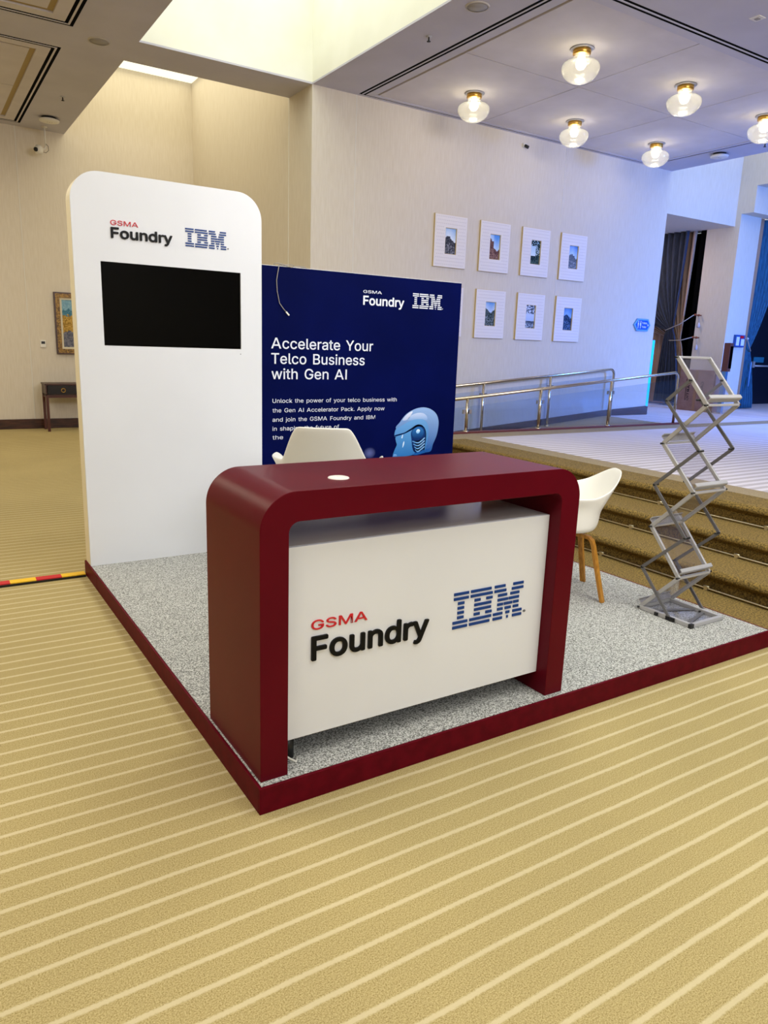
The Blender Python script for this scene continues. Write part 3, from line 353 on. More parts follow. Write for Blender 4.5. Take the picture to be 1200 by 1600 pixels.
def write(s, x0, x1, zb, cap, y, m, parent, name='lettering', depth=.0006, bold=0, each=False, M=None):
    P = text_polys(s); allp = [p for _, cs in P for c in cs for p in c]
    mn = min(p[0] for p in allp); mxx = max(p[0] for p in allp); sy = cap/CAPH; sx = (x1-x0-2*bold)/(mxx-mn)
    f = lambda c: [((p[0]-mn)*sx+bold, p[1]*sy) for p in c]
    M = M or face_matrix(x0, y, zb)
    if each: return [flat_obj(name, [f(c) for c in cs], m, parent, M, depth, bold) for _, cs in P]
    parts = [flat_obj(name, [f(c) for c in cs], m, None, M, depth, bold) for _, cs in P]
    return join_flat(parts, name, m, parent)
STR = {'I': (0, 0, [[(0, .516)]]*2+[[(.15, .37)]]*4+[[(0, .516)]]*2),
       'B': (.593, 0, [[(0, .74)], [(0, .795)], [(.15, .36), (.575, .80)], [(.15, .765)], [(.15, .765)], [(.15, .36), (.575, .80)], [(0, .795)], [(0, .74)]]),
       'M': (1.4625, 0, [[(a*1.0975, b*1.0975) for a, b in r] for r in ([(0, .36), (.64, 1)], [(0, .40), (.60, 1)], [(.13, .44), (.56, .87)], [(.13, .485), (.515, .87)],
             [(.13, .32), (.355, .645), (.68, .87)], [(.13, .32), (.395, .605), (.68, .87)], [(0, .32), (.435, .565), (.68, 1)], [(0, .32), (.475, .525), (.68, 1)])])}
def striped(x0, x1, z0, z1, y, m, parent, depth, name='letter', each=True):
    s = (x1-x0)/2.56; h = z1-z0; obs = []; allc = []
    for k, (ox, wd, rows) in STR.items():
        cs = []
        for r, row in enumerate(rows):
            t = 1-r*.1327; b = t-.072
            for a, e in row: cs.append([((ox+a)*s, b*h), ((ox+e)*s, b*h), ((ox+e)*s, t*h), ((ox+a)*s, t*h)])
        if each: obs.append(flat_obj(name, cs, m, parent, face_matrix(x0, y, z0), depth))
        allc += cs
    if not each: return flat_obj(name, allc, m, parent, face_matrix(x0, y, z0), depth)
    return obs

# ================================================================ LARGE STRUCTURE
CZ = 4.58; WZ = 5.7
HP = .098
XS = [3.585, 4.0, 4.39]; ZS = [.155, .312, .47]; UZ = .47
# lower floor
struct(MB().box(-7, 3.02, -8, 11.25, -.1, 0).box(3.02, 4.2, 5.34, 11.25, -.1, 0).box(3.6, 9.3, 5.42, 6.75, -.1, -.001).build('floor', M_FLOOR), 'gold cut-pile carpet with pale lines')
struct(MB().box(3.02, 4.2, -8, 5.34, -.1, 0).build('floor', M_STEP), 'plain dark carpet strip at the foot of the steps')
# flight of three carpeted steps
st = empty('trim_1', (0, 0, 0)); struct(st, 'flight of three carpeted steps up to the upper foyer')
for i, (x, z) in enumerate(zip(XS, ZS)):
    z0 = ZS[i-1] if i else 0.0
    x1 = XS[i+1]+.03 if i < 2 else 4.75
    nose = [(x+.012, z0-.05), (x+.022, z-.085), (x-.005, z-.068), (x-.030, z-.052)]+[(u, v) for u, v in arc(x-.008, z-.034, .034, 200, 90, 6)]
    MB().prism(nose+[(x1, z), (x1, z0-.05)], 'y', -8, 5.34).build('step', M_STEP, st)
# upper floor: border and field
struct(MB().box(4.74, 5.02, -8, 5.30, .2, UZ+.001).box(5.02, 16, 4.95, 5.30, .2, UZ+.001).box(4.36, 4.74, 4.9, 5.3, .2, UZ+.0005).build('floor', M_BORDER), 'plain taupe carpet border of the upper foyer')
struct(MB().box(5.02, 17, -8, 4.95, .2, UZ).box(9.3, 17, 5.30, 12, .2, UZ).build('floor', M_UPPER), 'pale striped carpet of the upper foyer')
# ramp and its curb
rp = empty('trim_2', (0, 0, 0)); struct(rp, 'carpeted ramp rising along the picture wall')
MB().prism([(3.8, -.02), (9.32, -.02), (9.32, UZ-.002), (9.2, UZ-.002), (3.8, .01)], 'y', 5.42, 6.75).build('ramp_surface', M_BORDER, rp)
MB().box(4.36, 9.32, 5.30, 5.42, 0, UZ).build('curb', M_BORDER, rp)
MB().box(4.36, 9.62, 5.31, 5.41, UZ, UZ+.022).build('curb_cap', M_REDWD, rp)
# picture wall block (front faces the booth)
wb = struct(MB().box(3.55, 10.36, 6.75, 11.4, 0, CZ).box(3.55, 3.75, 7.41, 11.4, CZ, WZ).build('wall_back', M_WALL), 'cream fabric wall hung with small pictures')
MB().box(4.165, 4.172, 6.747, 6.75, .1, CZ).box(7.86, 7.866, 6.747, 6.75, .1, CZ).build('joint_strip', M_PLASTIC, wb)
MB().box(3.546, 3.55, 7.40, 7.415, .1, CZ).build('joint_strip', M_PLASTIC, wb)
# wall behind the left part
wl = struct(MB().box(-7, 3.55, 11.25, 11.45, 0, WZ).build('wall_left', M_WALL), 'cream wall panels behind the console table')
MB().box(.79, .80, 11.244, 11.25, .15, CZ).box(-1.8, -1.79, 11.244, 11.25, .15, CZ).build('joint_strip', M_PLASTIC, wl)
struct(MB().box(-7, 3.55, 11.22, 11.25, 0, .155).box(-7, 3.52, 11.205, 11.22, 0, .02).build('baseboard_back', M_TRIM))
struct(MB().box(3.52, 3.55, 6.72, 11.22, 0, .155).build('baseboard_side', M_TRIM))
# skirting along the ramp
struct(MB().prism([(3.7, 0), (10.36, UZ), (10.36, UZ+.155), (9.3, UZ+.1), (3.7, .12)], 'y', 6.72, 6.75).box(10.36, 10.39, 6.72, 10.4, UZ, UZ+.15).build('baseboard_ramp', M_TRIM))
# far side walls, behind and beside the camera
struct(MB().box(-7.2, -7, -8, 11.4, 0, CZ).build('wall_side', M_WALL)); struct(MB().box(-7, 17, -8.2, -8, 0, CZ).build('wall_front', M_WALL))
# right end wall: plane x = 13 with the curtained doorway and the portal
wr = struct(MB().box(13, 13.25, 7.09, 7.80, UZ, WZ).box(13, 13.25, 7.80, 10.6, 4.03, WZ).box(13, 13.25, 6.84, 7.09, 4.25, WZ).box(13, 13.25, -2, 6.84, 4.73, WZ)
    .box(13, 13.25, -8, -2, UZ, WZ).box(13.25, 13.68, 7.09, 7.3, UZ, 4.25).box(13.25, 17, 6.84, 7.09, 4.25, 4.73).box(13.25, 17, 6.8, 7.3, 4.73, WZ).build('wall_right', M_WALL), 'cream end wall with curtained doorways')
struct(MB().box(10.36, 13, 7.2, 10.6, 4.03, WZ).build('ceiling_soffit', M_WALL), 'dropped soffit over the curtained doorway')
struct(MB().box(10.36, 13.2, 10.4, 10.6, UZ, 4.03).build('wall_alcove', M_WALL))
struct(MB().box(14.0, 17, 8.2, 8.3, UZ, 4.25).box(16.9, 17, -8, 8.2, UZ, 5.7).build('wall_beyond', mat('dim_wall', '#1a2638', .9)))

# ceiling slabs around the wells and trays
T = .02
cl = MB()
for x0, x1, y0, y1 in [(-7, -4.2, -8, 11.25), (.85, 1.5, -8, 11.25), (-4.2, .85, 6.78, 7.45), (-4.2, .85, 11.04, 11.25), (-4.2, .85, 2.0, 2.66), (-4.2, .85, -8, -2.1),
                       (1.5, 3.55, 6.75, 7.41), (1.5, 3.55, 2.0, 2.66), (1.5, 3.55, -2.66, -2.0), (1.5, 3.55, -8, -6.7),
                       (3.55, 4.17, -8, 6.75), (9.75, 10.36, -8, 6.75), (4.17, 9.75, 6.70, 6.75), (4.17, 9.75, 2.0, 3.05), (4.17, 9.75, -8, -2.0),
                       (10.36, 13, -8, 1.2)]:
    cl.box(x0, x1, y0, y1, CZ, CZ+T)
struct(cl.build('ceiling', M_CEIL), 'plain plaster ceiling with wells and trays')
# wells
def well(n, x0, x1, y0, y1, m, right=True, far=True):
    b = MB().box(x0-.1, x0, y0, y1, CZ+T, WZ).box(x0, x1, y0-.1, y0, CZ+T, WZ)
    if right: b.box(x1, x1+.1, y0, y1, CZ+T, WZ)
    if far: b.box(x0, x1, y1, y1+.1, CZ+T, WZ)
    struct(b.build('wall_well_%d' % n, m))
    wn = struct(MB().box(x0-.1, x1+.1, y0-.1, y1+.1, WZ, WZ+.03).build('window_%d' % n, M_SKY), 'bright daylight glass at the top of a ceiling well')
well(1, 1.5, 3.55, 2.66, 6.75, M_WELL); well(2, 1.5, 3.55, 7.41, 11.25, M_WALL, right=False, far=False)
well(3, 1.5, 3.55, -2.0, 2.0, M_WELL); well(4, 1.5, 3.55, -6.7, -2.66, M_WELL)  # unseen wells, added for the overhead fill on the booth
struct(MB().box(10.26, 10.36, 1.2, 7.2, CZ+T, WZ).box(10.36, 13, 1.1, 1.2, CZ+.13, WZ).build('wall_well_5', M_WELL))
struct(MB().box(10.26, 13.1, 1.1, 7.2, WZ, WZ+.03).build('window_5', M_SKY), 'bright daylight glass over the far end')

# trays on the left: black slot rings and inset panel
def tray_left(y0, y1, n):
    x0, x1 = -4.2, .85
    t = empty('ceiling_tray_%d' % n, (0, 0, 0)); struct(t, 'recessed ceiling tray with black slot diffuser')
    def ring(b, i0, i1, z0, z1, mi=0):
        b.box(x1-i1, x1-i0, y0+i0, y1-i0, z0, z1, mi).box(x0+i0, x0+i1, y0+i0, y1-i0, z0, z1, mi)
        b.box(x0+i1, x1-i1, y0+i0, y0+i1, z0, z1, mi).box(x0+i1, x1-i1, y1-i1, y1-i0, z0, z1, mi)
    b = MB(); ring(b, 0, .035, CZ+.002, CZ+.06); ring(b, .055, .09, CZ+.002, CZ+.06); b.build('slot', M_DARK, t)
    b = MB(); ring(b, .035, .055, CZ-.002, CZ+.06); ring(b, .09, .22, CZ, CZ+.06); b.build('slot_frame', M_CEILP, t)
    b = MB(); ring(b, .22, .28, CZ+.02, CZ+.07); b.build('panel_edge', mat('tray_edge', '#a8925f', .7), t)
    MB().box(x0+.28, x1-.28, y0+.28, (y0+y1)/2-.006, CZ+.01, CZ+.06).build('ceiling_panel', M_CEILP, t)
    MB().box(x0+.28, x1-.28, (y0+y1)/2+.006, y1-.28, CZ+.01, CZ+.06).build('ceiling_panel', M_CEILP, t)
    MB().box(x0, x1, y0, y1, CZ+.07, CZ+.1).build('backing', M_DARK, t)
tray_left(7.45, 11.04, 1); tray_left(2.66, 6.78, 2); tray_left(-2.1, 2.0, 3)
# lamp tray on the right
t = empty('ceiling_tray_4', (0, 0, 0)); struct(t, 'recessed ceiling tray holding the glass jar lamps')
x0, x1, y0, y1 = 4.17, 9.75, 3.05, 6.70
MB().box(x0, x0+.035, y0, y1, CZ+.002, CZ+.06).box(x0+.055, x0+.09, y0+.055, y1, CZ+.002, CZ+.06).box(x0, x1, y0, y0+.035, CZ+.002, CZ+.06).box(x0+.055, x1, y0+.055, y0+.09, CZ+.002, CZ+.06)\
    .box(x0, x1, y1-.02, y1, CZ+.002, CZ+.06).box(x1-.03, x1, y0, y1, CZ+.002, CZ+.06).build('slot', M_DARK, t)
MB().box(x0+.035, x0+.055, y0+.035, y1-.02, CZ-.002, CZ+.06).box(x0+.035, x1-.03, y0+.035, y0+.055, CZ-.002, CZ+.06).box(x0+.09, x0+.2, y0+.09, y1-.02, CZ, CZ+.06).box(x0+.2, x1-.03, y0+.09, y0+.2, CZ, CZ+.06)\
    .box(x0+.2, x1-.03, y1-.07, y1-.02, CZ, CZ+.06).box(x1-.1, x1-.03, y0+.2, y1-.07, CZ, CZ+.06).build('slot_frame', M_CEIL, t)
MB().box(x0+.2, x0+.24, y0+.2, y1-.07, CZ+.02, CZ+.07).build('panel_edge', mat('tray_edge', '#a8925f', .7), t)
xs = [x0+.24, 6.10, 7.85, x1-.1]; ys = [y0+.2, 4.87, y1-.07]
for i in range(3):
    for j in range(2):
        MB().box(xs[i]+.006, xs[i+1]-.006, ys[j]+.006, ys[j+1]-.006, CZ+.006, CZ+.05).build('ceiling_panel', M_CEILP, t)
MB().box(x0, x1, y0, y1, CZ+.07, CZ+.1).build('backing', M_DARK, t)
t5 = struct(MB().box(4.17, 9.75, -2, 2, CZ+.02, CZ+.1).build('ceiling_tray_5', M_CEILP))

# ================================================================ THE BOOTH
# platform
PX, PY = 3.0, 2.92
pf = empty('booth_platform', (0, 0, 0), label='low booth platform with speckled grey carpet and a dark red edge board', cat='platform')
MB().box(.012, PX-.012, .012, PY-.012, 0, HP).build('grey_carpet', M_GREY, pf)
b = MB().box(0, PX, 0, .012, 0, HP-.001); b.build('edge_board', M_MAROON2, pf, bevel=.002)
MB().box(0, .012, .012, 2.55, 0, HP-.001).build('edge_board', M_MAROON2, pf, bevel=.002)
MB().box(0, .012, 2.552, PY, 0, HP-.0005).build('edge_board', M_MAROON2, pf, bevel=.002)
MB().box(PX-.012, PX, .012, PY-.012, 0, HP).build('edge_board', M_MAROON2, pf)
MB().box(.012, PX, PY-.012, PY, 0, HP).build('edge_board', M_MAROON2, pf)

# counter desk: waterfall arch, white infill, lettering
dk = empty('reception_counter', (0, 0, HP), label='dark red arched reception counter with white lettered front panel', cat='counter')
DX0, DX1, DY0, DY1, DH, TH = .018, 1.428, .034, .534, .992, .100
ro, ri = .128, .038
prof = [(DX0, 0)]+[(DX0, DH-ro)]+arc(DX0+ro, DH-ro, ro, 180, 90, 14)[1:]+arc(DX1-ro, DH-ro, ro, 90, 0, 14)+[(DX1, 0), (DX1-TH, 0)]
prof += arc(DX1-TH-ri, DH-TH-ri, ri, 0, 90, 6)+arc(DX0+TH+ri, DH-TH-ri, ri, 90, 180, 6)+[(DX0+TH, 0)]
def arch_mesh():
    bm = bmesh.new(); n = len(prof)
    A = [bm.verts.new((x, DY0, z)) for x, z in prof]; B = [bm.verts.new((x, DY1, z)) for x, z in prof]
    bm.faces.new(A); bm.faces.new(list(reversed(B)))
    for i in range(n):
        f = bm.faces.new((A[i], B[i], B[(i+1) % n], A[(i+1) % n]))
        a, c = prof[i], prof[(i+1) % n]; f.smooth = True
    bmesh.ops.recalc_face_normals(bm, faces=bm.faces)
    me = bpy.data.meshes.new('arch'); bm.to_mesh(me); bm.free(); me.materials.append(M_MAROON)
    me.set_sharp_from_angle(angle=math.radians(30)); return me
o = bpy.data.objects.new('arch', arch_mesh()); col.objects.link(o); o.parent = dk
bv = o.modifiers.new('bevel', 'BEVEL'); bv.width = .0018; bv.segments = 2; bv.limit_method = 'ANGLE'; bv.angle_limit = math.radians(40)
PZ0, PZ1 = .090, .790
MB().box(DX0+TH+.001, DX1-TH-.001, .094, .110, PZ0, PZ1).build('front_panel', M_WHITE, dk, bevel=.002)
MB().box(DX0+TH+.001, DX1-TH-.001, .110, .52, PZ1-.02, PZ1).build('shelf', mat('shelf_laminate', '#c9c2bd', .18), dk)
MB().box(DX0+TH+.001, DX1-TH-.001, .11, .128, .09, PZ1-.02).box(DX0+TH+.001, DX1-TH-.001, .50, .52, .09, PZ1-.02).box(DX0+TH+.001, DX1-TH-.001, .128, .5, .09, .11).build('cabinet', M_BLACK, dk)
for fx, f0 in ((DX0+TH+.045, .14), (DX1-TH-.045, .30)):
    for fy in (f0, .47): MB().cyl((fx, fy, 0), (fx, fy, .09), .025).build('foot', M_BLACK, dk)
c = MB().tube([(DX0+TH+.012, .11, .085), (DX0+TH+.02, .10, .03), (DX0+TH+.055, .085, .005), (DX0+TH+.075, .115, .004)], .004, 8).build('cable', M_PLASTIC, dk)
# grommet
g = MB().lathe([(0, .0045), (.030, .0045), (.036, .003), (.038, 0)], (.378, .188, DH), 32).lathe([(0, .006), (.006, .006), (.007, .0045)], (.378, .188, DH), 12); g.build('grommet', M_PLASTIC, dk)['label'] = 'white round cable cap'
zf = -HP
write('GSMA', .231, .455, .584+zf, .034, .094, M_INKR, dk, 'letter', .004, .0003, True)
write('Foundry', .231, .729, .474+zf, .083, .094, M_INKK, dk, 'letter', .008, .0030, True)
striped(.847, 1.207, .472+zf, .620+zf, .094, M_INKB, dk, .004)
write('®', 1.217, 1.232, .476+zf, .014, .094, M_INKK, dk, 'trademark_sign', .001)

# tower with TV
tw = empty('display_tower', (0, 0, HP), label='tall white rounded display wall with black screen and lettering above it', cat='display wall')
TX0, TX1, TY0, TY1, TZ = .010, 1.188, 2.762, 2.905, 2.375
r = .165
tp = [(TX0, 0), (TX0, TZ-r)]+arc(TX0+r, TZ-r, r, 180, 90, 12)[1:]+arc(TX1-r, TZ-r, r, 90, 0, 12)+[(TX1, 0)]
MB().prism(tp, 'y', TY0+.018, TY1).build('tower_body', M_CREAM, tw)
# front skin with a cut-out for the screen, as a frame of quads
sx0, sx1, sz0, sz1 = .160, 1.040, 1.484-HP, 1.975-HP
fr = MB().prism([(TX0, 0), (TX1, 0), (TX1, sz0), (TX0, sz0)], 'y', TY0, TY0+.018)
fr.prism([(TX0, sz0), (sx0, sz0), (sx0, sz1), (TX0, sz1)], 'y', TY0, TY0+.018).prism([(sx1, sz0), (TX1, sz0), (TX1, sz1), (sx1, sz1)], 'y', TY0, TY0+.018)
fr.prism([(TX0, sz1), (TX0, TZ-r)]+arc(TX0+r, TZ-r, r, 180, 90, 12)[1:]+arc(TX1-r, TZ-r, r, 90, 0, 12)+[(TX1, sz1)], 'y', TY0, TY0+.018)
fr.build('front_panel', M_WHITE, tw)
write('GSMA', .226, .388, 2.186-HP, .027, TY0, M_INKR, tw, 'letter', .004, .0002, True)
write('Foundry', .226, .593, 2.114-HP, .057, TY0, M_INKK, tw, 'letter', .008, .0026, True)
striped(.676, .942, 2.108-HP, 2.216-HP, TY0, M_INKB, tw, .004)
write('®', .949, .960, 2.110-HP, .011, TY0, M_INKK, tw, 'trademark_sign', .001)
MB().cyl((1.035, TY0-.001, 1.452-HP), (1.035, TY0, 1.452-HP), .003, 8).build('screw', M_BLACK, tw)
tv = empty('television', (0, 0, 0), label='wide black television screen set into the white display wall', cat='television')
tv.location = (0, 0, HP)
MB().box(sx0+.001, sx1-.001, TY0+.010, TY0+.017, sz0+.001, sz1-.001).build('bezel', M_SCREEN, tv)
MB().box(sx0+.012, sx1-.012, TY0+.0085, TY0+.0105, sz0+.016, sz1-.012).build('screen', M_SCREEN, tv)

# navy banner wall
bn = empty('banner_wall', (0, 0, HP), label='dark navy printed banner wall with white text and a robot head', cat='banner')
BX0, BX1, BY, BZ = 1.190, 2.886, 2.768, 1.942
MB().box(BX0, BX1, BY, BY+.03, 0, BZ).build('banner_board', M_NAVY, bn)
MB().box(BX0, BX1, BY+.001, BY+.032, BZ, BZ+.003).build('top_edge', M_WHITE, bn)
B = lambda z: z-HP
write('GSMA', 1.985, 2.145, B(1.911), .020, BY, M_PRINTW, bn, 'lettering', .0006, .0003)
write('Foundry', 1.986, 2.347, B(1.829), .061, BY, M_PRINTW, bn, 'lettering', .0006, .0026)
striped(2.424, 2.700, B(1.828), B(1.937), BY, M_PRINTW, bn, .0006, 'lettering', False)
write('®', 2.704, 2.714, B(1.829), .010, BY, M_PRINTW, bn, 'trademark_sign', .0006)
for s, a, e, zb in (('Accelerate Your', 1.260, 2.083, 1.497), ('Telco Business', 1.260, 2.013, 1.393), ('with Gen AI', 1.262, 1.863, 1.288)):
    write(s, a, e, B(zb), .071, BY, M_PRINTW, bn, 'lettering', .0006, .0010)
for s, e, zb in (('Unlock the power of your telco business with', 2.312, 1.122), ('the Gen AI Accelerator Pack. Apply now', 2.203, 1.055),
                 ('and join the GSMA Foundry and IBM', 2.121, .990), ('in shaping the future of', 1.807, .926), ('the', 1.352, .864)):
    write(s, 1.270, e, B(zb), .0285, BY, M_PRINTW, bn, 'lettering', .0006, 0)
# printed robot head: flat ink layers (one flat mesh with printed colours)
def sp(pts, n=5):
    """closed smooth outline through pts"""
    out = []; m = len(pts)
    for i in range(m):
        p0, p1, p2, p3 = [Vector(pts[(i+k-1) % m]) for k in range(4)]
        for j in range(n):
            t = j/n; out.append(tuple(.5*((2*p1)+(p2-p0)*t+(2*p0-5*p1+4*p2-p3)*t*t+(3*p1-p0-3*p2+p3)*t**3)))
    return out
def hx(px, py): return (2.296+(px-360)*.000919, .684+(768-py)*.000738+(px-360)*.00007-HP)   # places outline points of the print
def ink(name, pts, shade, y, smooth=True, n=5, grid=False):
    o = [hx(*p) for p in pts]; o = sp(o, n) if smooth else o
    cx = sum(p[0] for p in o)/len(o); cz = sum(p[1] for p in o)/len(o)
    vs = []; fs = []; cols = []; R = 7; K = len(o)
    for k in range(R+1):
        f = 1-k/R
        for p in o: vs.append((cx+(p[0]-cx)*f, y, cz+(p[1]-cz)*f))
    xs_ = [p[0] for p in o]; zs_ = [p[1] for p in o]
    for k in range(R):
        for i in range(K):
            j = (i+1) % K; q = (k*K+i, k*K+j, (k+1)*K+j, (k+1)*K+i); fs.append(q)
            mx_ = sum(vs[t][0] for t in q)/4; mz_ = sum(vs[t][2] for t in q)/4
            cols.append(shade((mx_-min(xs_))/(max(xs_)-min(xs_)+1e-6), (mz_-min(zs_))/(max(zs_)-min(zs_)+1e-6)))
    m = MB().add(vs, fs); return m, cols
def mixc(a, b, t):
    t = max(0, min(1, t)); A, Bc = lin(a), lin(b); return tuple(A[i]*(1-t)+Bc[i]*t for i in range(3))+(1,)
head = MB(); hc = []
def layer(pts, shade, k, smooth=True):
    m, c = ink('ink', pts, shade, BY-.0006-k*.0004, smooth); head.add(m.v, m.f); hc.extend(c)
layer([(385, 470), (420, 400), (480, 325), (560, 282), (640, 270), (720, 290), (790, 345), (825, 420), (830, 500), (815, 600), (780, 690), (760, 760), (700, 770), (560, 765), (560, 560)], lambda u, v: mixc('#1a56a0', '#8fb0e0', v*1.1-.15+.1*u), 0)
layer([(500, 390), (520, 350), (590, 325), (660, 335), (700, 375), (700, 415), (640, 395), (560, 395)], lambda u, v: mixc('#7fa6da', '#c3d2f0', v), 1)
layer([(445, 380), (490, 325), (545, 300), (530, 340), (490, 385)], lambda u, v: mixc('#b8c6e8', '#dfe4f4', v), 1)
layer([(370, 500), (385, 465), (440, 440), (500, 410), (570, 392), (650, 400), (700, 440), (725, 520), (720, 640), (690, 750), (700, 560), (660, 470), (600, 450), (540, 480), (470, 520), (400, 545), (370, 545)], lambda u, v: mixc('#2f70b6', '#6aa2da', v), 2)
layer([(385, 550), (470, 530), (545, 500), (550, 560), (555, 650), (580, 768), (380, 770), (358, 750), (375, 690), (395, 640), (385, 600)], lambda u, v: mixc('#2a6fb4', '#5a98d2', v), 3)
layer([(372, 532), (440, 530), (510, 510), (548, 488), (545, 500), (470, 530), (385, 545)], lambda u, v: mixc('#0a2058', '#0a2058', v), 5)
layer([(540, 520), (600, 470), (665, 490), (690, 560), (690, 660), (670, 735), (590, 750), (560, 700), (548, 620)], lambda u, v: mixc('#071440', '#1a3f80', v), 4)
for k in range(4):
    y0 = 620+k*32; x0_ = 560+k*10
    layer([(x0_, y0), (620, y0+22), (680, y0-18), (684, y0-6), (622, y0+36), (x0_+2, y0+13)], lambda u, v: mixc('#4f8fd0', '#8bbbe8', u), 5)
layer([(548, 545), (560, 500), (600, 478), (645, 490), (670, 535), (660, 580), (620, 608), (575, 595)], lambda u, v: mixc('#0a2a66', '#2f74b8', v), 6)
layer([(590, 520), (608, 500), (632, 515), (620, 545), (600, 545)], lambda u, v: mixc('#5fb0e8', '#e6f6ff', v), 7)
layer([(440, 570), (448, 540), (456, 540), (450, 575)], lambda u, v: mixc('#cfe6fa', '#cfe6fa', 0), 5)
layer([(455, 680), (458, 630), (470, 612), (470, 645)], lambda u, v: mixc('#cfe6fa', '#cfe6fa', 0), 5)
layer([(362, 752), (372, 738), (396, 745), (398, 764), (366, 766)], lambda u, v: mixc('#2a66b0', '#86b8e8', v), 5)
head.build('printed_robot_head', M_PRINT, bn, colors=hc)
# printed spark of light near the chair
spm, spc = ink('ink', [(60, 690), (80, 640), (120, 620), (165, 640), (190, 690), (170, 740), (120, 750), (80, 735)], lambda u, v: mixc('#5a629a', '#030b40', (((u-.5)**2+(v-.5)**2)*4.6)**.7), BY-.0005)
spm.build('printed_glow', M_PRINT, bn, colors=spc)
# loose cable hung over the banner
kb = MB()
kb.tube([(1.36, 2.79, 2.046), (1.33, 2.772, 2.052), (1.315, 2.762, 2.048), (1.305, 2.760, 2.0), (1.296, 2.760, 1.95), (1.300, 2.760, 1.88), (1.318, 2.760, 1.80), (1.345, 2.758, 1.765), (1.372, 2.756, 1.738)], .0028, 8)
kb.tube([(1.30+.075*math.cos(a)+.06, 2.782+.02*math.sin(a), 2.050+.010*math.sin(a*2)) for a in [i*math.pi/8 for i in range(16)]], .0028, 8, closed=True)
kb.tube([(1.36, 2.79, 2.046), (1.42, 2.775, 2.042), (1.47, 2.772, 2.052), (1.515, 2.775, 2.05), (1.53, 2.78, 2.044), (1.49, 2.792, 2.045)], .0028, 8)
ck = empty('loose_cable', (0, 0, 0), label='thin grey cable looped over the top of the navy banner', cat='cable')
kb.build('cord', M_GREYP, ck)
MB().bar((1.366, 2.757, 1.744), (1.388, 2.756, 1.722), .010, .007).build('plug', M_PLASTIC, ck)

# ---------------------------------------------------------------- chairs
def shell_mesh(W=.62, H=.83, S=.45, a0=.16, a1=.285, arm_h=.205, lean0=.06, lean1=.34):
    nu, nv = 96, 16; me = bmesh.new(); rows = []
    zb = S+.005; W2 = W/2
    def sm(a, b, x): t = max(0, min(1, (x-a)/(b-a))); return t*t*(3-2*t)
    for j in range(nv+1):
        s = j/nv; row = []
        for i in range(nu):
            th = 2*math.pi*i/nu; fa = abs((th-math.pi/2+math.pi) % (2*math.pi)-math.pi)/math.pi   # 0 at the back, 1 at the front
            Hh = (H-zb)*1.0*(1-sm(a0, a1, fa))+(S+arm_h-zb)*sm(a0, a1, fa)
            Hh = Hh*(1-sm(.56, .86, fa))+.045*sm(.56, .86, fa)
            cx, sy = math.cos(th), math.sin(th)
            Rx = W2*.93; Ry = (.238 if sy > 0 else .27)
            g = .94*(1-(1-s/.58)**2.3) if s < .58 else .94+.06*(s-.58)/.42
            h = 0 if s < .34 else ((s-.34)/.66)**1.5
            if s > .85: fl = (s-.85)/.15
            else: fl = 0
            # squarish plan
            pw = .82; px = math.copysign(abs(cx)**pw, cx)*Rx; py = math.copysign(abs(sy)**pw, sy)*Ry
            z = zb+Hh*h
            lean = (max(0, z-S)*lean0+max(0, z-S-.13)*lean1)*(1-sm(.25, .5, fa))
            arm = sm(.28, .45, fa)*(1-sm(.7, .95, fa))
            x = px*g*(1+.10*fl*arm)*(1-.05*sm(.20, .40, z-S))
            y = py*g+lean*1.0
            if fa > .75: z -= .02*sm(.75, 1, fa)*s*s
            row.append(me.verts.new((x, y, z)))
        rows.append(row)
        if j == 0:
            for v in row[1:]: pass
    for j in range(nv):
        for i in range(nu):
            k = (i+1) % nu
            if j == 0: continue
            me.faces.new((rows[j][i], rows[j][k], rows[j+1][k], rows[j+1][i]))
    c = me.verts.new((0, 0, zb))
    for i in range(nu): me.faces.new((c, rows[1][(i+1) % nu], rows[1][i]))
    for v in rows[0]: me.verts.remove(v)
    for f in me.faces: f.smooth = True
    bmesh.ops.recalc_face_normals(me, faces=me.faces)
    m = bpy.data.meshes.new('seat_shell'); me.to_mesh(m); me.free(); m.materials.append(M_SHELL); return m
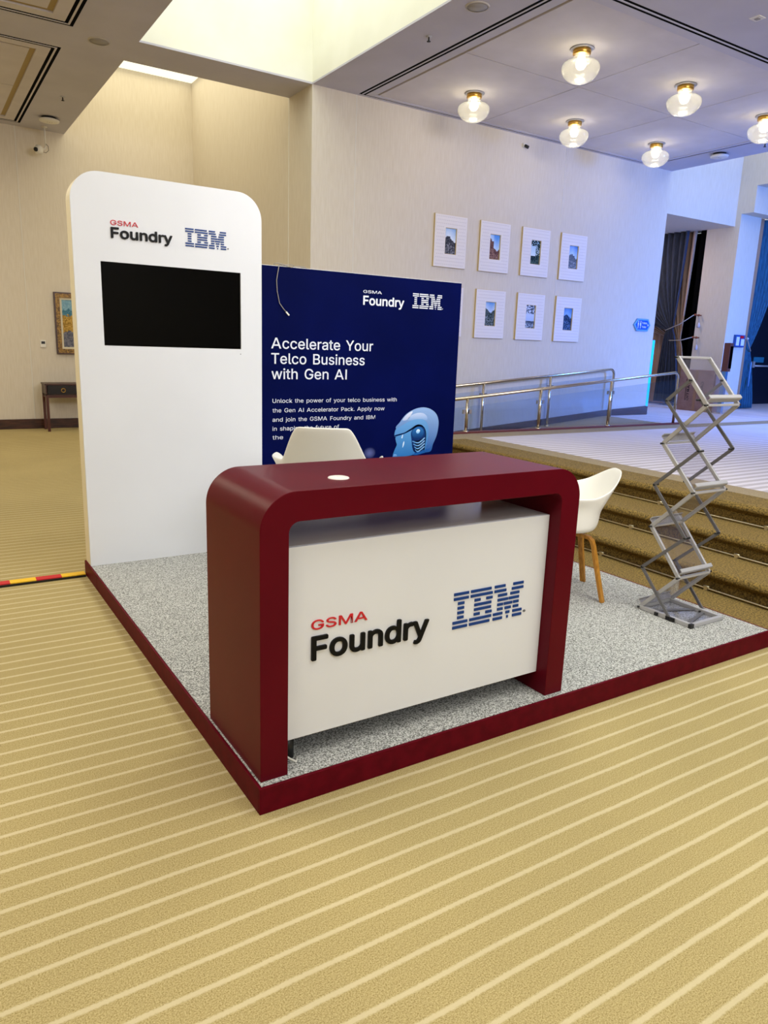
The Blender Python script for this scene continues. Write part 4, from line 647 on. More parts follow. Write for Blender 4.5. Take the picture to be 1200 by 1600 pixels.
def chair(loc, rz, sx, sz, label, SHELL):
    t = empty('armchair', loc, rz, label=label, cat='chair', group='white shell chairs of the booth')
    o = bpy.data.objects.new('seat_shell', SHELL); col.objects.link(o); o.parent = t; o.scale = (sx, sx, sz); o.location = (0, -.055, 0)
    so = o.modifiers.new('solid', 'SOLIDIFY'); so.thickness = .009; so.offset = 0
    su = o.modifiers.new('sub', 'SUBSURF'); su.levels = 1; su.render_levels = 1
    MB().lathe([(0, .412*sz), (.09, .412*sz), (.095, .425*sz), (.09, .455*sz), (0, .457*sz)]).build('mounting_plate', M_BLACK, t)
    for a in (45, 135, 225, 315):
        ca, sa = math.cos(math.radians(a)), math.sin(math.radians(a)); pts = []
        path = [(.02, .402), (.125, .402), (.162, .397), (.184, .380), (.198, .345), (.230, .22), (.262, .10), (.290, 0)]
        sd = Vector((-sa, ca, 0)); b = MB(); vs = []; fs = []
        for i, (rr, z) in enumerate(path):
            p0 = path[max(i-1, 0)]; p1 = path[min(i+1, len(path)-1)]; dx, dz = p1[0]-p0[0], p1[1]-p0[1]; l = math.hypot(dx, dz); nx, nz = -dz/l, dx/l
            if i == len(path)-1: nx, nz = 1, 0
            for q, e in ((-1, -1), (1, -1), (1, 1), (-1, 1)):
                wd = .017; th = .010
                rad = rr*sx+nx*e*th; vs.append((ca*rad+sd.x*q*wd, sa*rad+sd.y*q*wd, z*sz+nz*e*th))
        n = len(path)
        for i in range(n-1):
            for k in range(4): fs.append((i*4+k, i*4+(k+1) % 4, i*4+4+(k+1) % 4, i*4+4+k))
        fs += [(0, 1, 2, 3), tuple(4*(n-1)+k for k in (3, 2, 1, 0))]
        b.add(vs, fs).build('leg', M_OAK, t, bevel=.003)
    return t
chair((1.335, 2.06, HP), math.radians(147), 1.12, 1.17, 'white shell armchair between the counter and the navy banner', shell_mesh(arm_h=.185, a0=.13, a1=.30, lean1=.50))
chair((2.43, 1.022, HP), math.radians(-121), .97, .94, 'white shell armchair with light wooden legs beside the steps', shell_mesh(H=.825, a0=.02, a1=.40, arm_h=.235, lean0=.04, lean1=.40))

# ---------------------------------------------------------------- zigzag literature stand
rk = empty('literature_stand', (0, 0, 0), label='folding zigzag aluminium literature stand with clear trays', cat='brochure stand')
RX0, RX1 = 2.62, 2.89
P = [(.520, 1.538), (.312, 1.300), (.548, 1.071), (.322, .833), (.560, .597), (.345, .350), (.572, .112)]
S = [(.417, 1.422), (.548, 1.305), (.314, 1.060), (.564, .837), (.327, .582), (.580, .353), (.357, .110)]
for i in range(6):
    (ya, za), (yb, zb_) = P[i], P[i+1]
    tier = MB()
    for X in (RX0, RX1): tier.bar((X, ya, za), (X, yb, zb_), .014, .022)
    tier.bar((RX0, ya, za), (RX1, ya, za), .022, .012, (0, 1, 0))
    to = tier.build('tray_frame', M_ALU, rk, bevel=.002)
    d = Vector((0, yb-ya, zb_-za)).normalized(); nrm = Vector((0, -d.z, d.y))
    if nrm.y > 0 and i % 2 == 0: nrm = -nrm
    if nrm.y < 0 and i % 2 == 1: nrm = -nrm
    # lip at the lower end, opening outwards
    p = Vector((0, yb, zb_)); q = p-d*.016; li = MB()
    a = q+nrm*.0; e = q+nrm*.034+Vector((0, 0, .004))
    li.bar((RX0-.004, (a.y+e.y)/2, (a.z+e.z)/2), (RX1+.004, (a.y+e.y)/2, (a.z+e.z)/2), .034, .004, tuple(nrm))
    f = e-d*.018
    li.bar((RX0-.004, (f.y+e.y)/2, (f.z+e.z)/2), (RX1+.004, (f.y+e.y)/2, (f.z+e.z)/2), .020, .004, tuple(d))
    li.build('lip', M_ALU, rk)
    sh = MB(); a = Vector((0, ya, za))+d*.014; e = p-d*.018
    sh.add([(RX0+.007, a.y, a.z), (RX1-.007, a.y, a.z), (RX1-.007, e.y, e.z), (RX0+.007, e.y, e.z)], [(0, 1, 2, 3)])
    s_ = sh.build('clear_panel', M_ACRYL, rk); so = s_.modifiers.new('solid', 'SOLIDIFY'); so.thickness = .002
for i in range(6):
    for X, off in ((RX0, -.016), (RX1, .016)):
        MB().bar((X+off, *S[i]), (X+off, *S[i+1]), .008, .017).build('scissor_bar', M_ALUD, rk)
for X, off in ((RX0, -.018), (RX1, .018)):
    for y, z in P+S: MB().cyl((X-abs(off)-.004, y, z), (X+abs(off)+.004, y, z), .0055, 8).build('rivet', M_BLACK, rk)
bs = MB().bar((RX0, .572, .110), (RX0, .238, .110), .022, .024).bar((RX1, .572, .110), (RX1, .238, .110), .022, .024).bar((RX0, .572, .110), (RX1, .572, .110), .02, .022, (0, 1, 0)).bar((RX0-.01, .236, .110), (RX1+.01, .236, .110), .024, .022, (0, 1, 0))
bs.build('base_frame', M_ALU, rk, bevel=.003)
MB().box(RX0+.01, RX1-.01, .245, .565, .103, .106).build('clear_panel', M_ACRYL, rk)
MB().bar((RX0+.01, .50, .108), (RX1-.01, .40, .108), .024, .004, (0, 1, 0)).bar((RX0+.01, .26, .108), (RX1-.01, .34, .108), .018, .004, (0, 1, 0)).build('cross_brace', M_ALUD, rk)
for q in ((RX0-.02, RX0-.010, .33, .385, .100, .122), (RX0-.02, RX0-.01, .44, .46, .100, .118), (RX0-.018, RX0+.01, .222, .24, .099, .122)): MB().box(*q).build('latch', M_BLACK, rk)

# ---------------------------------------------------------------- red and yellow floor tape
tpx = [-.006, -.150, -.300, -.449, -.600, -.75, -.90, -1.05, -1.2, -1.35, -1.5]
tape = empty('barrier_tape', (0, 0, 0), label='red and yellow striped strip lying across the carpet beside the platform', cat='tape')
for i in range(len(tpx)-1):
    yy = lambda x: 2.90+(x*-.01)
    MB().add([(tpx[i+1], yy(tpx[i+1])-.03, .018), (tpx[i], yy(tpx[i])-.03, .018), (tpx[i], yy(tpx[i])+.03, .020), (tpx[i+1], yy(tpx[i+1])+.03, .020),
              (tpx[i+1], yy(tpx[i+1])-.03, .0), (tpx[i], yy(tpx[i])-.03, .0), (tpx[i], yy(tpx[i])+.03, .0), (tpx[i+1], yy(tpx[i+1])+.03, .0)],
             [(0, 1, 2, 3), (4, 7, 6, 5), (0, 4, 5, 1), (1, 5, 6, 2), (2, 6, 7, 3), (3, 7, 4, 0)]).build('tape_segment', M_RED if i % 2 else M_YEL, tape)
MB().box(-1.5, -.006, 2.862, 2.872, 0, .013).build('tape_edge_shadow', M_BLACK, tape)  # black strip stands in for the shadow line under the tape

# ================================================================ STAIR RODS
for X, z, ys, nm in ((XS[0]-.012, .014, [-3, -2.1, -1.1, -.14, .778, 1.693, 2.6, 3.5, 4.4], 'lowest'), (XS[1]-.012, ZS[0]+.014, [-3, -2, -1, -.08, .843, 1.768, 2.7, 3.6, 4.5], 'middle'), (XS[2]-.012, ZS[1]+.014, [-3, -2, -1, -.06, .877, 1.813, 2.75, 3.7, 4.6], 'topmost')):
    rd = empty('stair_rod', (X, 0, z), label='thin brass stair rod at the foot of the %s carpeted step' % nm, cat='stair rod', group='brass stair rods')
    MB().cyl((0, -4, 0), (0, 5.28, 0), .006, 8).build('rod', M_ROD, rd)
    for y in ys:
        MB().box(-.012, .012, y-.012, y+.012, -.014, .016).cyl((0, y-.02, .010), (0, y+.02, .010), .009, 8).build('bracket', M_ROD, rd)

# ================================================================ RAILINGS
def railing(y, x_end, z_end, xs_p, slope, base, label, glass):
    r0 = empty('handrail', (0, y, 0), label=label, cat='railing')
    zt = lambda x: z_end-(x_end-x)*slope
    pts = [(3.9, 0, zt(3.9)), (x_end-.09, 0, zt(x_end-.09))]+[(x_end-.09+.09*math.sin(a), 0, zt(x_end-.09)-.09+.09*math.cos(a)) for a in [math.pi/12*k for k in range(1, 7)]]
    pts.append((x_end, 0, zt(x_end)-.2)); pts.append((x_end, 0, base(x_end)))
    MB().tube(pts, .021, 12).build('top_rail', M_STEEL, r0)
    for x in xs_p:
        p = MB().cyl((x, 0, base(x)), (x, 0, zt(x)-.01), .021, 12).lathe([(.04, 0), (.04, .012), (.02, .014)], (x, 0, base(x)), 16)
        po = p.build('post', M_STEEL, r0)
        for dx in (-.045, .045):
            MB().box(x+dx-.02, x+dx+.02, -.014, .014, zt(x)-.20, zt(x)-.15).build('glass_clamp', M_STEEL, po)
    ex = [3.9]+xs_p+[x_end]
    if glass:
        for a, e in zip(ex[:-1], ex[1:]):
            if e-a < .3: continue
            a2, e2 = a+.05, e-.05
            MB().add([(a2, -.005, base(a2)+.02), (e2, -.005, base(e2)+.02), (e2, -.005, zt(e2)-.11), (a2, -.005, zt(a2)-.11), (a2, .005, base(a2)+.02), (e2, .005, base(e2)+.02), (e2, .005, zt(e2)-.11), (a2, .005, zt(a2)-.11)],
                     [(0, 1, 2, 3), (7, 6, 5, 4), (0, 4, 5, 1), (1, 5, 6, 2), (2, 6, 7, 3), (3, 7, 4, 0)]).build('glass_panel', M_GLASS, r0)
    return r0
railing(5.36, 9.30, 1.283, [5.108, 6.378, 7.776], .0865, lambda x: UZ+.022 if x > 4.36 else .02, 'front steel handrail with glass panels on the near edge of the ramp', True)
rz_ = lambda x: min(UZ, max(0, (x-3.8)/(9.2-3.8)*UZ))
railing(6.62, 9.28, 1.275, [6.42, 7.80], .0845, rz_, 'rear steel handrail with glass panels close to the picture wall', True)

# ================================================================ PICTURES ON THE WALL
def picture(x0, z0, idx, label):
    W, H = .57, .70
    t = empty('picture_frame', (x0, 6.75, z0), label=label, cat='picture', group='small framed prints on the cream wall')
    px0, px1, pz0, pz1 = .195, .385, .185, .525
    b = MB()
    b.box(0, px0, -.026, -.002, 0, H).box(px1, W, -.026, -.002, 0, H).box(px0, px1, -.026, -.002, 0, pz0).box(px0, px1, -.026, -.002, pz1, H)
    b.build('frame', M_FRAMES, t)
    f = MB(); 
    f.box(.004, px0-.006, -.031, -.026, .004, H-.004).box(px1+.006, W-.004, -.031, -.026, .004, H-.004).box(px0-.006, px1+.006, -.031, -.026, .004, pz0-.006).box(px0-.006, px1+.006, -.031, -.026, pz1+.006, H-.004)
    fo = f.build('mount', M_FRAMEW, t)
    # raised dashes pressed into the mount
    r = random.Random(idx); d = MB()
    for row in range(15):
        z = .035+row*.045
        for c_ in range(17):
            x = .03+c_*.032+(.016 if row % 2 else 0)
            if x > W-.03 or (px0-.03 < x < px1+.02 and pz0-.03 < z < pz1+.03): continue
            d.box(x, x+.014, -.0335, -.031, z, z+.008)
    do = d.build('embossed_dashes', mat('dash_grey', '#cdc7c6', .6), t); do['kind'] = 'stuff'
    # printed photograph
    nx, nz = 14, 26; g = MB(); cs = []
    sky = [('#9cc0ea', '#dfe9f4'), ('#5f9be6', '#c3dcf4'), ('#9fc4dc', '#d6e6ee'), ('#4f86d8', '#b8d4f2'), ('#6ea2e0', '#c6d6ea'), ('#d0dcf0', '#b0c4e4'), ('#4a80c8', '#86b0e0'), ('#7aa8e0', '#c6d6ea')][idx % 8]
    dk_ = ['#2c2f38', '#5a3c3a', '#18262a', '#55606e', '#2b3a34', '#1e2e42', '#20304e', '#30343e'][idx % 8]
    lt = ['#8f8f96', '#b08a78', '#5a7468', '#9aa2b0', '#8a949c', '#b4c4dc', '#6080b0', '#909090'][idx % 8]
    hor = [.55, .52, .42, .50, .62, .45, .58, .5][idx % 8]
    for j in range(nz):
        for i in range(nx):
            u, v = (i+.5)/nx, (j+.5)/nz
            h = hor+.10*math.sin(u*5+idx*2)+.07*r.random()
            if idx == 1: h = .32+.40*abs(u-.75)+.04*r.random()+(.22 if u < .4 else 0)
            if idx == 2: h = 1.1 if (u > .55 or (v > .75)) and r.random() > .25 else .35
            if idx == 5: h = 1.1 if v > .6 and r.random() > .35 else .3
            c_ = mixc(sky[1], sky[0], (v-h)/(1-hor+.01)) if v > h else mixc(dk_, lt, r.random()**1.6*(1.0 if v < h*.6 else .35))
            X, Z = px0+(px1-px0)*i/nx, pz0+(pz1-pz0)*j/nz; X2, Z2 = px0+(px1-px0)*(i+1)/nx, pz0+(pz1-pz0)*(j+1)/nz
            g.add([(X, -.012, Z), (X2, -.012, Z), (X2, -.012, Z2), (X, -.012, Z2)], [(0, 1, 2, 3)]); cs.append(c_)
    g.build('print', M_PRINT, t, colors=cs)
labs = {0: 'white framed street photo, leftmost of the upper row on the cream wall', 1: 'white framed photo of a house under blue sky, second in upper row',
        2: 'white framed photo of dark tree branches, third in upper row', 3: 'white framed photo of sea and blue sky, last of upper row',
        4: 'white framed photo of trees over rocks, below the photo of a house', 5: 'white framed photo of pale trunks, middle one of the lower row', 6: 'white framed dark blue photo, lower row nearest the toilet sign',
        7: 'white framed picture mostly hidden behind the right edge of the navy banner'}
for i, x in enumerate((5.445, 6.260, 7.073, 7.886)): picture(x, 2.642, i, labs[i])
for i, x in enumerate((6.253, 7.066, 7.882)): picture(x, 1.692, 4+i, labs[4+i])
picture(5.440, 1.692, 7, labs[7])

# ================================================================ CEILING LAMPS
def lamp():
    t = empty('ceiling_lamp', (0, 0, CZ+.006), cat='lamp', group='glass jar ceiling lamps')
    MB().lathe([(0, -.001), (.115, -.001), (.120, -.010), (.112, -.014), (0, -.014)]).build('ceiling_plate', M_ALU, t)
    MB().lathe([(.088, -.012), (.092, -.014), (.092, -.055), (.086, -.060), (0, -.060)]).build('cap', M_BRASS, t)
    jar = [(.078, -.058), (.075, -.095), (.098, -.108), (.150, -.122), (.186, -.148), (.198, -.180), (.194, -.212), (.172, -.255), (.138, -.290), (.098, -.312), (.05, -.324), (0, -.327)]
    jo = MB().lathe(jar, n=40).build('glass_jar', M_JAR, t)
    so = jo.modifiers.new('solid', 'SOLIDIFY'); so.thickness = .006
    MB().lathe([(0, -.070), (.030, -.072), (.040, -.10), (.052, -.135), (.050, -.165), (.030, -.19), (0, -.20)], n=24).build('bulb', M_BULB, t)
    return t
L0 = lamp(); spots = [(5.28, 4.05, 'nearest the picture wall corner well, front row'), (5.285, 5.80, ''), (6.995, 4.06, ''), (7.05, 5.82, ''), (8.77, 5.83, ''), (8.73, 4.13, '')]
ll = ['large clear glass jar lamp, highest of the six in view', 'clear glass jar lamp above the upper left picture, nearest the daylit well', 'clear glass jar lamp in the middle of the near row', 'clear glass jar lamp in the middle of the row along the wall',
      'clear glass jar lamp at the far corner above the wall end', 'clear glass jar lamp cut by the right edge of the picture']
for i, s in enumerate(spots):
    o = L0 if i == 0 else copy_tree(L0)
    o.location = (s[0], s[1], CZ+.006); o['label'] = ll[i]
    pl = bpy.data.lights.new('lamp_light', 'POINT'); pl.energy = 4.5; pl.color = (1.0, .93, .78); pl.shadow_soft_size = .09
    po = bpy.data.objects.new('lamp_light', pl); col.objects.link(po); po.location = (s[0], s[1], CZ-.40)

# ================================================================ CEILING DEVICES
def speaker(x, y, label):
    t = empty('ceiling_speaker', (x, y, CZ), label=label, cat='speaker', group='round ceiling speakers')
    MB().lathe([(0, -.006), (.095, -.006), (.096, -.003)], n=32).build('grille', M_GREYP, t)
    MB().lathe([(.096, -.008), (.108, -.008), (.112, 0)], n=32).build('rim', mat('speaker_rim', '#b6afa5', .6), t)
speaker(1.148, 6.994, 'flat round ceiling speaker at the left of the daylit wells'); speaker(3.812, 3.949, 'flat round ceiling speaker near the glass jar lamps')
def sprinkler(x, y, z, label):
    t = empty('sprinkler', (x, y, z), label=label, cat='sprinkler', group='small sprinkler heads')
    MB().lathe([(0, 0), (.03, 0), (.028, -.008), (0, -.008)], n=16).build('rosette', M_ALU, t)
    MB().cyl((0, 0, -.008), (0, 0, -.045), .008, 8).cyl((0, 0, -.045), (0, 0, -.05), .02, 12).build('head', M_BLACK, t)
sprinkler(1.157, 9.273, CZ, 'small dark sprinkler head on the left ceiling'); sprinkler(3.846, 4.756, CZ, 'small dark sprinkler head between well and lamp tray')
sprinkler(9.9, 4.829, CZ, 'small dark sprinkler head at the right edge of the lamp tray')
t = empty('wall_sensor', (6.99, 6.75, 4.44), label='tiny dark sensor high on the cream wall above the pictures', cat='sensor')
MB().box(-.03, .03, -.03, 0, -.02, .03).build('bracket', M_PLASTIC, t); MB().cyl((0, -.03, 0), (.03, -.075, -.03), .022, 12).build('head', M_BLACK, t)
def pod(x, y, sx, label):
    t = empty('access_point', (x, y, CZ), label=label, cat='ceiling unit')
    MB().cyl((0, 0, 0), (0, 0, -.03), .10*sx, 24).build('mount', M_BLACK, t)
    MB().lathe([(0, -.065), (.10*sx, -.065), (.135*sx, -.055), (.14*sx, -.035), (.12*sx, -.028)], n=32).build('cover', M_PLASTIC, t)
    MB().box(-.03, -.02, -.01, 0, -.067, -.065).box(0, .01, -.01, 0, -.067, -.065).box(.03, .04, -.01, 0, -.067, -.065).build('indicator', M_GREYP, t)
pod(1.16, 10.43, 1, 'white rounded ceiling unit above the security camera'); pod(9.92, 5.567, .95, 'white rounded ceiling unit beyond the lamp tray')
t = empty('vent_label', (5.99, 2.585, CZ), label='small square fitting on the ceiling at the upper right', cat='fitting')
MB().box(-.05, .05, -.05, .05, -.006, 0).build('plate', M_PLASTIC, t); MB().box(-.02, .02, -.02, .02, -.012, -.006).build('cover', M_GREYP, t)
t = empty('security_camera', (1.178, 11.0, CZ), label='white security camera hanging on a thin pole below the left ceiling', cat='camera')
MB().cyl((0, 0, 0), (0, 0, -.012), .04, 16).build('mount', M_PLASTIC, t); MB().cyl((0, 0, -.01), (0, 0, -.27), .014, 12).build('pole', M_PLASTIC, t)
MB().tube([(-.10, -.02, -.34), (-.05, 0, -.33), (-.01, 0, -.31), (0, 0, -.27)], .012, 8).build('arm', M_PLASTIC, t)
MB().lathe([(0, -.065), (.045, -.06), (.065, -.02), (.06, .03), (.035, .06), (0, .065)], (-.10, -.02, -.34), 20).build('body', M_PLASTIC, t)
MB().cyl((-.135, -.055, -.35), (-.155, -.075, -.355), .03, 16).build('lens', M_BLACK, t)
MB().tube([(0, -.01, -.24), (.035, -.01, -.27), (.04, -.01, -.33), (.0, -.01, -.37), (-.05, -.01, -.36), (-.04, -.01, -.33)], .004, 6).build('cable', M_BLACK, t)

# ================================================================ LEFT BACKGROUND
t = empty('thermostat', (.95, 11.25, 1.31), label='small white thermostat on the wall left of the painting', cat='thermostat')
MB().box(0, .085, -.02, 0, 0, .115).build('body', M_PLASTIC, t, bevel=.004); MB().box(.015, .07, -.022, -.02, .055, .095).build('screen', M_BLACK, t)
pt = empty('painting', (1.19, 11.25, 1.21), label='landscape painting in a gilt frame half hidden behind the white display wall', cat='painting')
W, H = 1.25, .98
def frm(i0, i1, y0, y1, name, m):
    MB().box(i0, i1, y0, y1, i0, H-i0).box(W-i1, W-i0, y0, y1, i0, H-i0).box(i1, W-i1, y0, y1, i0, i1).box(i1, W-i1, y0, y1, H-i1, H-i0).build(name, m, pt)
frm(0, .02, -.05, 0, 'outer_edge', M_TRIM); frm(.02, .085, -.045, 0, 'gilt_frame', M_GOLD); frm(.085, .115, -.03, 0, 'liner', mat('liner_cream', '#d8cfb4', .6))
g = MB(); cs = []; rr = random.Random(3); nx, nz = 56, 40
for j in range(nz):
    for i in range(nx):
        u, v = i/nx, j/nz; n_ = rr.random()
        v += .03*math.sin(u*14)+.02*math.sin(u*37+1)+.05*(rr.random()-.5)
        if v > .80: c_ = mixc('#6f9ab4', '#8fb4c4', n_)
        elif v > .68: c_ = mixc('#3a6a84', '#5d8ea2', n_)
        elif v > .34: c_ = mixc('#8a6a2c', '#c9a456', n_)
        else: c_ = mixc('#4c5060', '#7e7c86', n_)
        x = .115+(W-.23)*i/nx; z = .115+(H-.23)*j/nz; x2 = .115+(W-.23)*(i+1)/nx; z2 = .115+(H-.23)*(j+1)/nz
        g.add([(x, -.02, z), (x2, -.02, z), (x2, -.02, z2), (x, -.02, z2)], [(0, 1, 2, 3)]); cs.append(c_)
g.build('canvas', M_PRINT, pt, colors=cs)
# console table
tb = empty('console_table', (.91, 10.72, 0), label='dark wooden console table standing below the painting', cat='table')
LW, LD = 1.5, .40
MB().box(-.01, LW+.01, -.01, LD+.01, .735, .76).build('table_top', M_TRIM, tb)
MB().box(0, .02, 0, LD, .575, .735).box(LW-.02, LW, 0, LD, .575, .735).box(0, LW, LD-.02, LD, .575, .735).box(0, LW, 0, LD, .575, .59).build('carcass', M_TRIM, tb)
for k in range(3):
    a = .03+k*(LW-.06)/3; e = a+(LW-.06)/3-.02
    dr = MB().box(a, e, -.006, .02, .595, .73).build('drawer', mat('drawer_dark', '#15100f', .3), tb)
    MB().tube([((a+e)/2+.03*math.cos(q), -.014, .655+.03*math.sin(q)) for q in [i*math.pi/8 for i in range(16)]], .005, 6, closed=True).build('ring_pull', M_BRASS, dr)
MB().box(.02, LW-.02, .01, .03, .535, .575).box(.01, .03, .02, LD-.02, .535, .575).box(LW-.03, LW-.01, .02, LD-.02, .535, .575).build('apron', mat('apron_red', '#4a1f12', .4), tb)
for lx in (.0, LW-.04):
    for ly in (0, LD-.04): MB().prism([(lx, ly), (lx+.04, ly), (lx+.04, ly+.04), (lx, ly+.04)], 'z', 0, .575).build('leg', mat('apron_red', '#4a1f12', .4), tb)

# ================================================================ RIGHT BACKGROUND
# toilet sign
ts = empty('toilet_sign', (10.0, 6.75, 2.035), label='blue six-sided toilet sign on the wall above the handrails', cat='sign')
hexa = [(-.215, 0), (-.13, .105), (.15, .105), (.215, 0), (.15, -.105), (-.13, -.105)]
MB().prism(hexa, 'y', -.03, 0).build('backing', M_SIGNE, ts)
MB().prism([(u*.84, v*.74) for u, v in hexa], 'y', -.034, -.03).build('face', M_SIGNB, ts)
ic = MB()
for cx in (-.115, -.055):
    ic.lathe([(0, .011), (.008, .008), (.011, 0), (.008, -.008), (0, -.011)], (cx, -.036, .055), 10)
    ic.prism([(cx-.014, .038), (cx+.014, .038), (cx+.017 if cx > -.1 else cx+.012, -.01), (cx+.007, -.012), (cx+.007, -.06), (cx-.007, -.06), (cx-.007, -.012), (cx-.017 if cx > -.1 else cx-.012, -.01)], 'y', -.036, -.034)
ic.build('pictogram', M_PRINTW, ts)
write('Toilets', -.02, .115, .018, .032, -.034, M_PRINTW, ts, 'lettering', .001, .001); write('Toilet', -.02, .10, -.048, .032, -.034, M_PRINTW, ts, 'lettering', .001, .001)
MB().prism([(.130, .022), (.165, 0), (.130, -.022)], 'y', -.036, -.034).build('arrow', M_PRINTW, ts)

def curtain(name, top, parent, m, n=220, rows=26, axis='x'):
    pass
def fan_curtain(X, yR, yL, zT, tie, spread_bot, z_bot, m, parent, name, folds=15, amp=.055, tw=.16):
    """curtain hanging in plane x = X, right edge at yR, left edge yL, drawn together at tie=(y,z), flaring to z_bot"""
    n = folds*8; rows = []; vs = []; fs = []
    zs_ = [zT-(zT-tie[1])*k/18 for k in range(19)]+[tie[1]-(tie[1]-z_bot)*k/14 for k in range(1, 15)]
    for z in zs_:
        for i in range(n+1):
            u = i/n
            if z >= tie[1]:
                t = (zT-z)/(zT-tie[1]); yt = yR+(yL-yR)*u
                yq = tie[0]-tw/2+tw*u
                # cloth far from the tie runs straight down, then sweeps in (sagging swag)
                q = t**(1.3+3.2*u)
                sag = .0
                y = yt*(1-q)+yq*q; a = amp*(1-.55*t)
            else:
                t = (tie[1]-z)/(tie[1]-z_bot); w_ = tw+(spread_bot-tw)*(t**.6); y = tie[0]+(u-.5)*w_-.10*t; a = amp*(.45+.5*t)
            ph = u*folds*2*math.pi; x = X-a*math.sin(ph)-a*.35*math.sin(ph*.37+1.3)
            vs.append((x, y, z))
    R = len(zs_)
    for r_ in range(R-1):
        for i in range(n): q = r_*(n+1)+i; fs.append((q, q+1, q+n+2, q+n+1))
    o = MB().add(vs, fs, 0, True).build(name, m, parent); so = o.modifiers.new('solid', 'SOLIDIFY'); so.thickness = .004; return o
c1 = empty('curtain', (0, 0, 0), label='dark slate curtain tied back in the recessed doorway beside the tall cream wall', cat='curtain', group='tied-back doorway curtains')
fan_curtain(12.88, 8.10, 10.3, 4.03, (8.31, 2.06), .62, .55, M_CURT, c1, 'drape')
fan_curtain(13.02, 8.02, 10.3, 4.03, (8.20, 1.86), .52, .50, M_LINING, c1, 'lining', folds=12, amp=.05)
vs = []; fs = []; n = 120
for z in (2.45, UZ+.02):
    for i in range(n+1): vs.append((13.16-.025*math.sin(i/n*14*2*math.pi), 8.25+2.1*i/n, z))
for i in range(n): fs.append((i, i+1, n+2+i, n+1+i))
MB().add(vs, fs, 0, True).build('back_drape', M_LINING, c1)
b = MB()
for (ya, za), (yb, zb_) in (((7.79, 2.364), (8.36, 2.05)), ((7.77, 1.914), (8.25, 1.84))):
    b.tube([(12.90, ya, za), (12.86, (ya+yb)/2, (za+zb_)/2-.03), (12.80, yb, zb_)], .010, 8)
b.build('tie_cord', mat('cord_grey', '#9a948c', .6), c1)
for y, z in ((7.775, 2.365), (7.69, 2.355), (7.76, 1.914), (7.68, 1.91)):
    b = MB().cyl((12.999, y, z), (12.93, y, z), .012, 10).lathe([(0, .025), (.018, .018), (.025, 0), (.018, -.018), (0, -.025)], (12.92, y, z), 12); b.build('hook', mat('copper', '#8a4a34', .35, .6), c1)
for y, z in ((7.69, 2.355), (7.68, 1.91)):
    b = MB().cyl((12.95, y, z-.02), (12.95, y, z-.14), .004, 6).lathe([(0, .05), (.022, .03), (.032, -.02), (.028, -.055), (0, -.06)], (12.95, y, z-.19), 12); b.build('tassel', mat('tassel_pale', '#b7aeb0', .8), c1)
struct(MB().box(13.0, 13.1, 7.80, 7.93, UZ, 4.03).box(13.3, 13.35, 7.8, 10.6, UZ, 4.03).build('doorway_dark', M_DARK), 'black fill for the dark doorway behind the slate curtain')  # black boxes stand in for the dark of the open gap

# cardboard box
cb = empty('cardboard_box', (12.40, 7.06, UZ), math.radians(2), label='large brown cardboard box standing by the end wall with rotated black print', cat='box')
MB().box(-.20, .20, -.37, .37, 0, .80).build('carton', M_BOX, cb, bevel=.006)
MB().box(-.204, -.2, -.03, .03, .02, .80).build('packing_tape', mat('pack_tape', '#8f6a50', .35), cb)
RM = Matrix.Translation((-.2, .16, .62)) @ Matrix(((0, 0, -1, 0), (0, -1, 0, 0), (-1, 0, 0, 0), (0, 0, 0, 1)))
def side_text(s, y, z, cap, ln):          # reads downwards on the face towards -X
    P_ = text_polys(s); allp = [p for _, cs in P_ for c in cs for p in c]; mn = min(p[0] for p in allp); mx_ = max(p[0] for p in allp)
    R_ = Matrix(((0, 0, -1, -.2), (0, -1, 0, y), (-1, 0, 0, z), (0, 0, 0, 1)))
    R_ = Matrix(((0, 0, -1, -.2), (0, 1, 0, y), (-1, 0, 0, z), (0, 0, 0, 1)))
    return join_flat([flat_obj('l', [[((p[0]-mn)*ln/(mx_-mn), p[1]*cap/CAPH) for p in c] for c in cs], M_INKK, None, R_, .001, .002) for _, cs in P_], 'lettering', M_INKK, cb)
side_text('ARTIC', .13, .50, .05, .30); side_text('CANN', -.16, .58, .05, .26)
MB().box(-.201, -.2, .20, .212, .20, .62).build('printed_line', M_INKK, cb)

# cyan edge-lit upright at the wall end and its twin with a copper head
t = empty('light_panel', (10.50, 6.93, UZ), label='slim upright glowing cyan at the end of the picture wall', cat='light panel')
MB().box(-.035, .035, -.11, .11, 0, .03).build('foot', M_ALU, t)
MB().box(-.03, .03, -.10, .10, .03, 1.32).build('lit_panel', M_CYAN, t)
t = empty('display_post', (12.25, 6.50, UZ), label='slim upright post with brown head in front of the tall cream wall', cat='post')
MB().box(-.08, .08, -.08, .08, 0, .02).build('foot', M_ALU, t)
MB().box(-.035, .035, -.04, .04, .02, .80).build('stem', mat('mirror_blue', '#7fb4e0', .1, .7), t)
MB().box(-.05, .05, -.07, .05, .80, 1.33).build('head', mat('copper_brown', '#6d4136', .4, .2), t)
MB().box(-.03, .05, -.078, -.07, .86, 1.27).build('screen', M_SCREEN, t)

# notice box
t = empty('notice_box', (13.44, 7.09, 1.745), label='small notice case with red label on the blue-lit wall', cat='notice')
MB().box(-.15, .17, -.05, 0, 0, .24).build('case', mat('case_blue', '#24509a', .3), t)
MB().box(-.12, -.02, -.054, -.05, .03, .20).box(.04, .15, -.054, -.05, .03, .16).build('sheet', M_PRINTW, t); MB().box(0, .12, -.055, -.05, .175, .225).build('red_label', M_INKR, t)

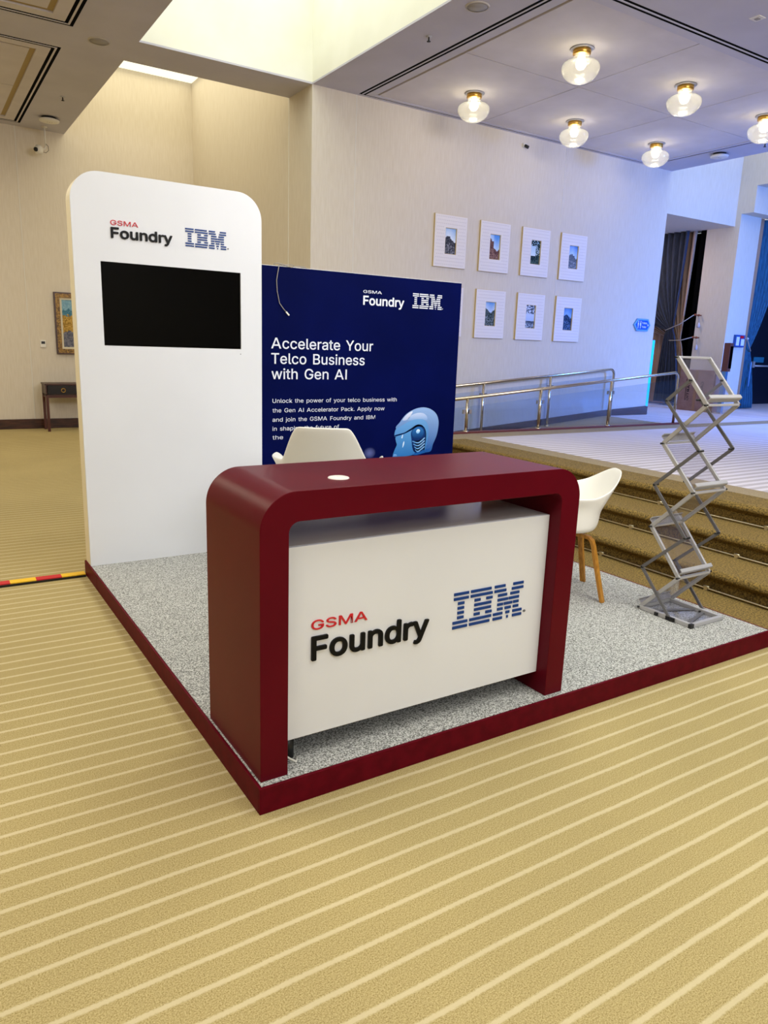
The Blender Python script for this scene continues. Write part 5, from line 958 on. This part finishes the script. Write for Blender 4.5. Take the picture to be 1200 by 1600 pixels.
# second doorway: lining, teal curtain, door with push bar, exit sign
c2 = empty('curtain', (0, 0, 0), label='teal curtain tied back in the portal at the right edge of the picture', cat='curtain', group='tied-back doorway curtains')
def side_curtain(y, x0, xt, xb, zt, ztie, m, name, folds, amp=.04, xw=.0):
    n = folds*8; vs = []; fs = []; zs_ = [zt-(zt-UZ-.02)*k/30 for k in range(31)]
    for z in zs_:
        if z > ztie: t = ((zt-z)/(zt-ztie))**2.2; xr = xt*(1-t)+xb*t
        else: t = min(1, (ztie-z)/1.1); xr = xb+(xt-xb)*.55*t**.7
        for i in range(n+1):
            u = i/n; vs.append((x0+(xr-x0)*u, y-amp*math.sin(u*folds*2*math.pi), z))
    for r_ in range(30):
        for i in range(n): q = r_*(n+1)+i; fs.append((q, q+1, q+n+2, q+n+1))
    o = MB().add(vs, fs, 0, True).build(name, m, c2); so = o.modifiers.new('solid', 'SOLIDIFY'); so.thickness = .004
side_curtain(7.17, 13.80, 14.75, 13.98, 4.25, 1.70, M_CURT2, 'drape', 7)
side_curtain(7.12, 13.69, 13.84, 13.78, 4.25, 1.80, M_LINING, 'lining', 3, .02)
MB().tube([(13.72, 7.06, 1.92), (13.80, 7.05, 1.78), (13.93, 7.08, 1.68), (14.0, 7.16, 1.66)], .010, 8).build('tie_cord', mat('cord_grey', '#9a948c', .6), c2)
MB().cyl((13.70, 7.15, 1.92), (13.70, 7.05, 1.92), .012, 8).lathe([(0, .03), (.03, 0), (0, -.03)], (13.70, 7.04, 1.92), 12).build('hook', M_ALU, c2)
MB().cyl((14.0, 7.07, 1.45), (14.0, 7.07, .95), .012, 8).build('tassel', mat('tassel_blue', '#5f9ad0', .8), c2)
dr = struct(MB().box(14.0, 16.9, 8.1, 8.19, UZ, 4.2).build('door_2', M_DOOR), 'dark double door inside the blue-lit portal')
MB().cyl((15.7, 8.02, 1.36), (16.8, 8.02, 1.36), .02, 10).box(15.6, 15.68, 8.0, 8.1, 1.32, 1.46).build('push_bar', M_ALU, dr)
MB().box(15.75, 16.15, 8.085, 8.1, 1.44, 1.56).build('door_label', mat('label_teal', '#2f7f98', .5), dr)
t = empty('exit_sign', (16.05, 7.6, 2.95), label='green exit sign glowing in the dark portal at the right edge', cat='sign')
MB().box(-.02, .5, 0, .04, 0, .22).build('case', M_EXIT, t); MB().cyl((.24, .02, .22), (.24, .02, 1.3), .01, 8).build('hanger', M_BLACK, t)
write('EXIT', .06, .42, .06, .10, 0, M_PRINTW, t, 'lettering', .002, .003)
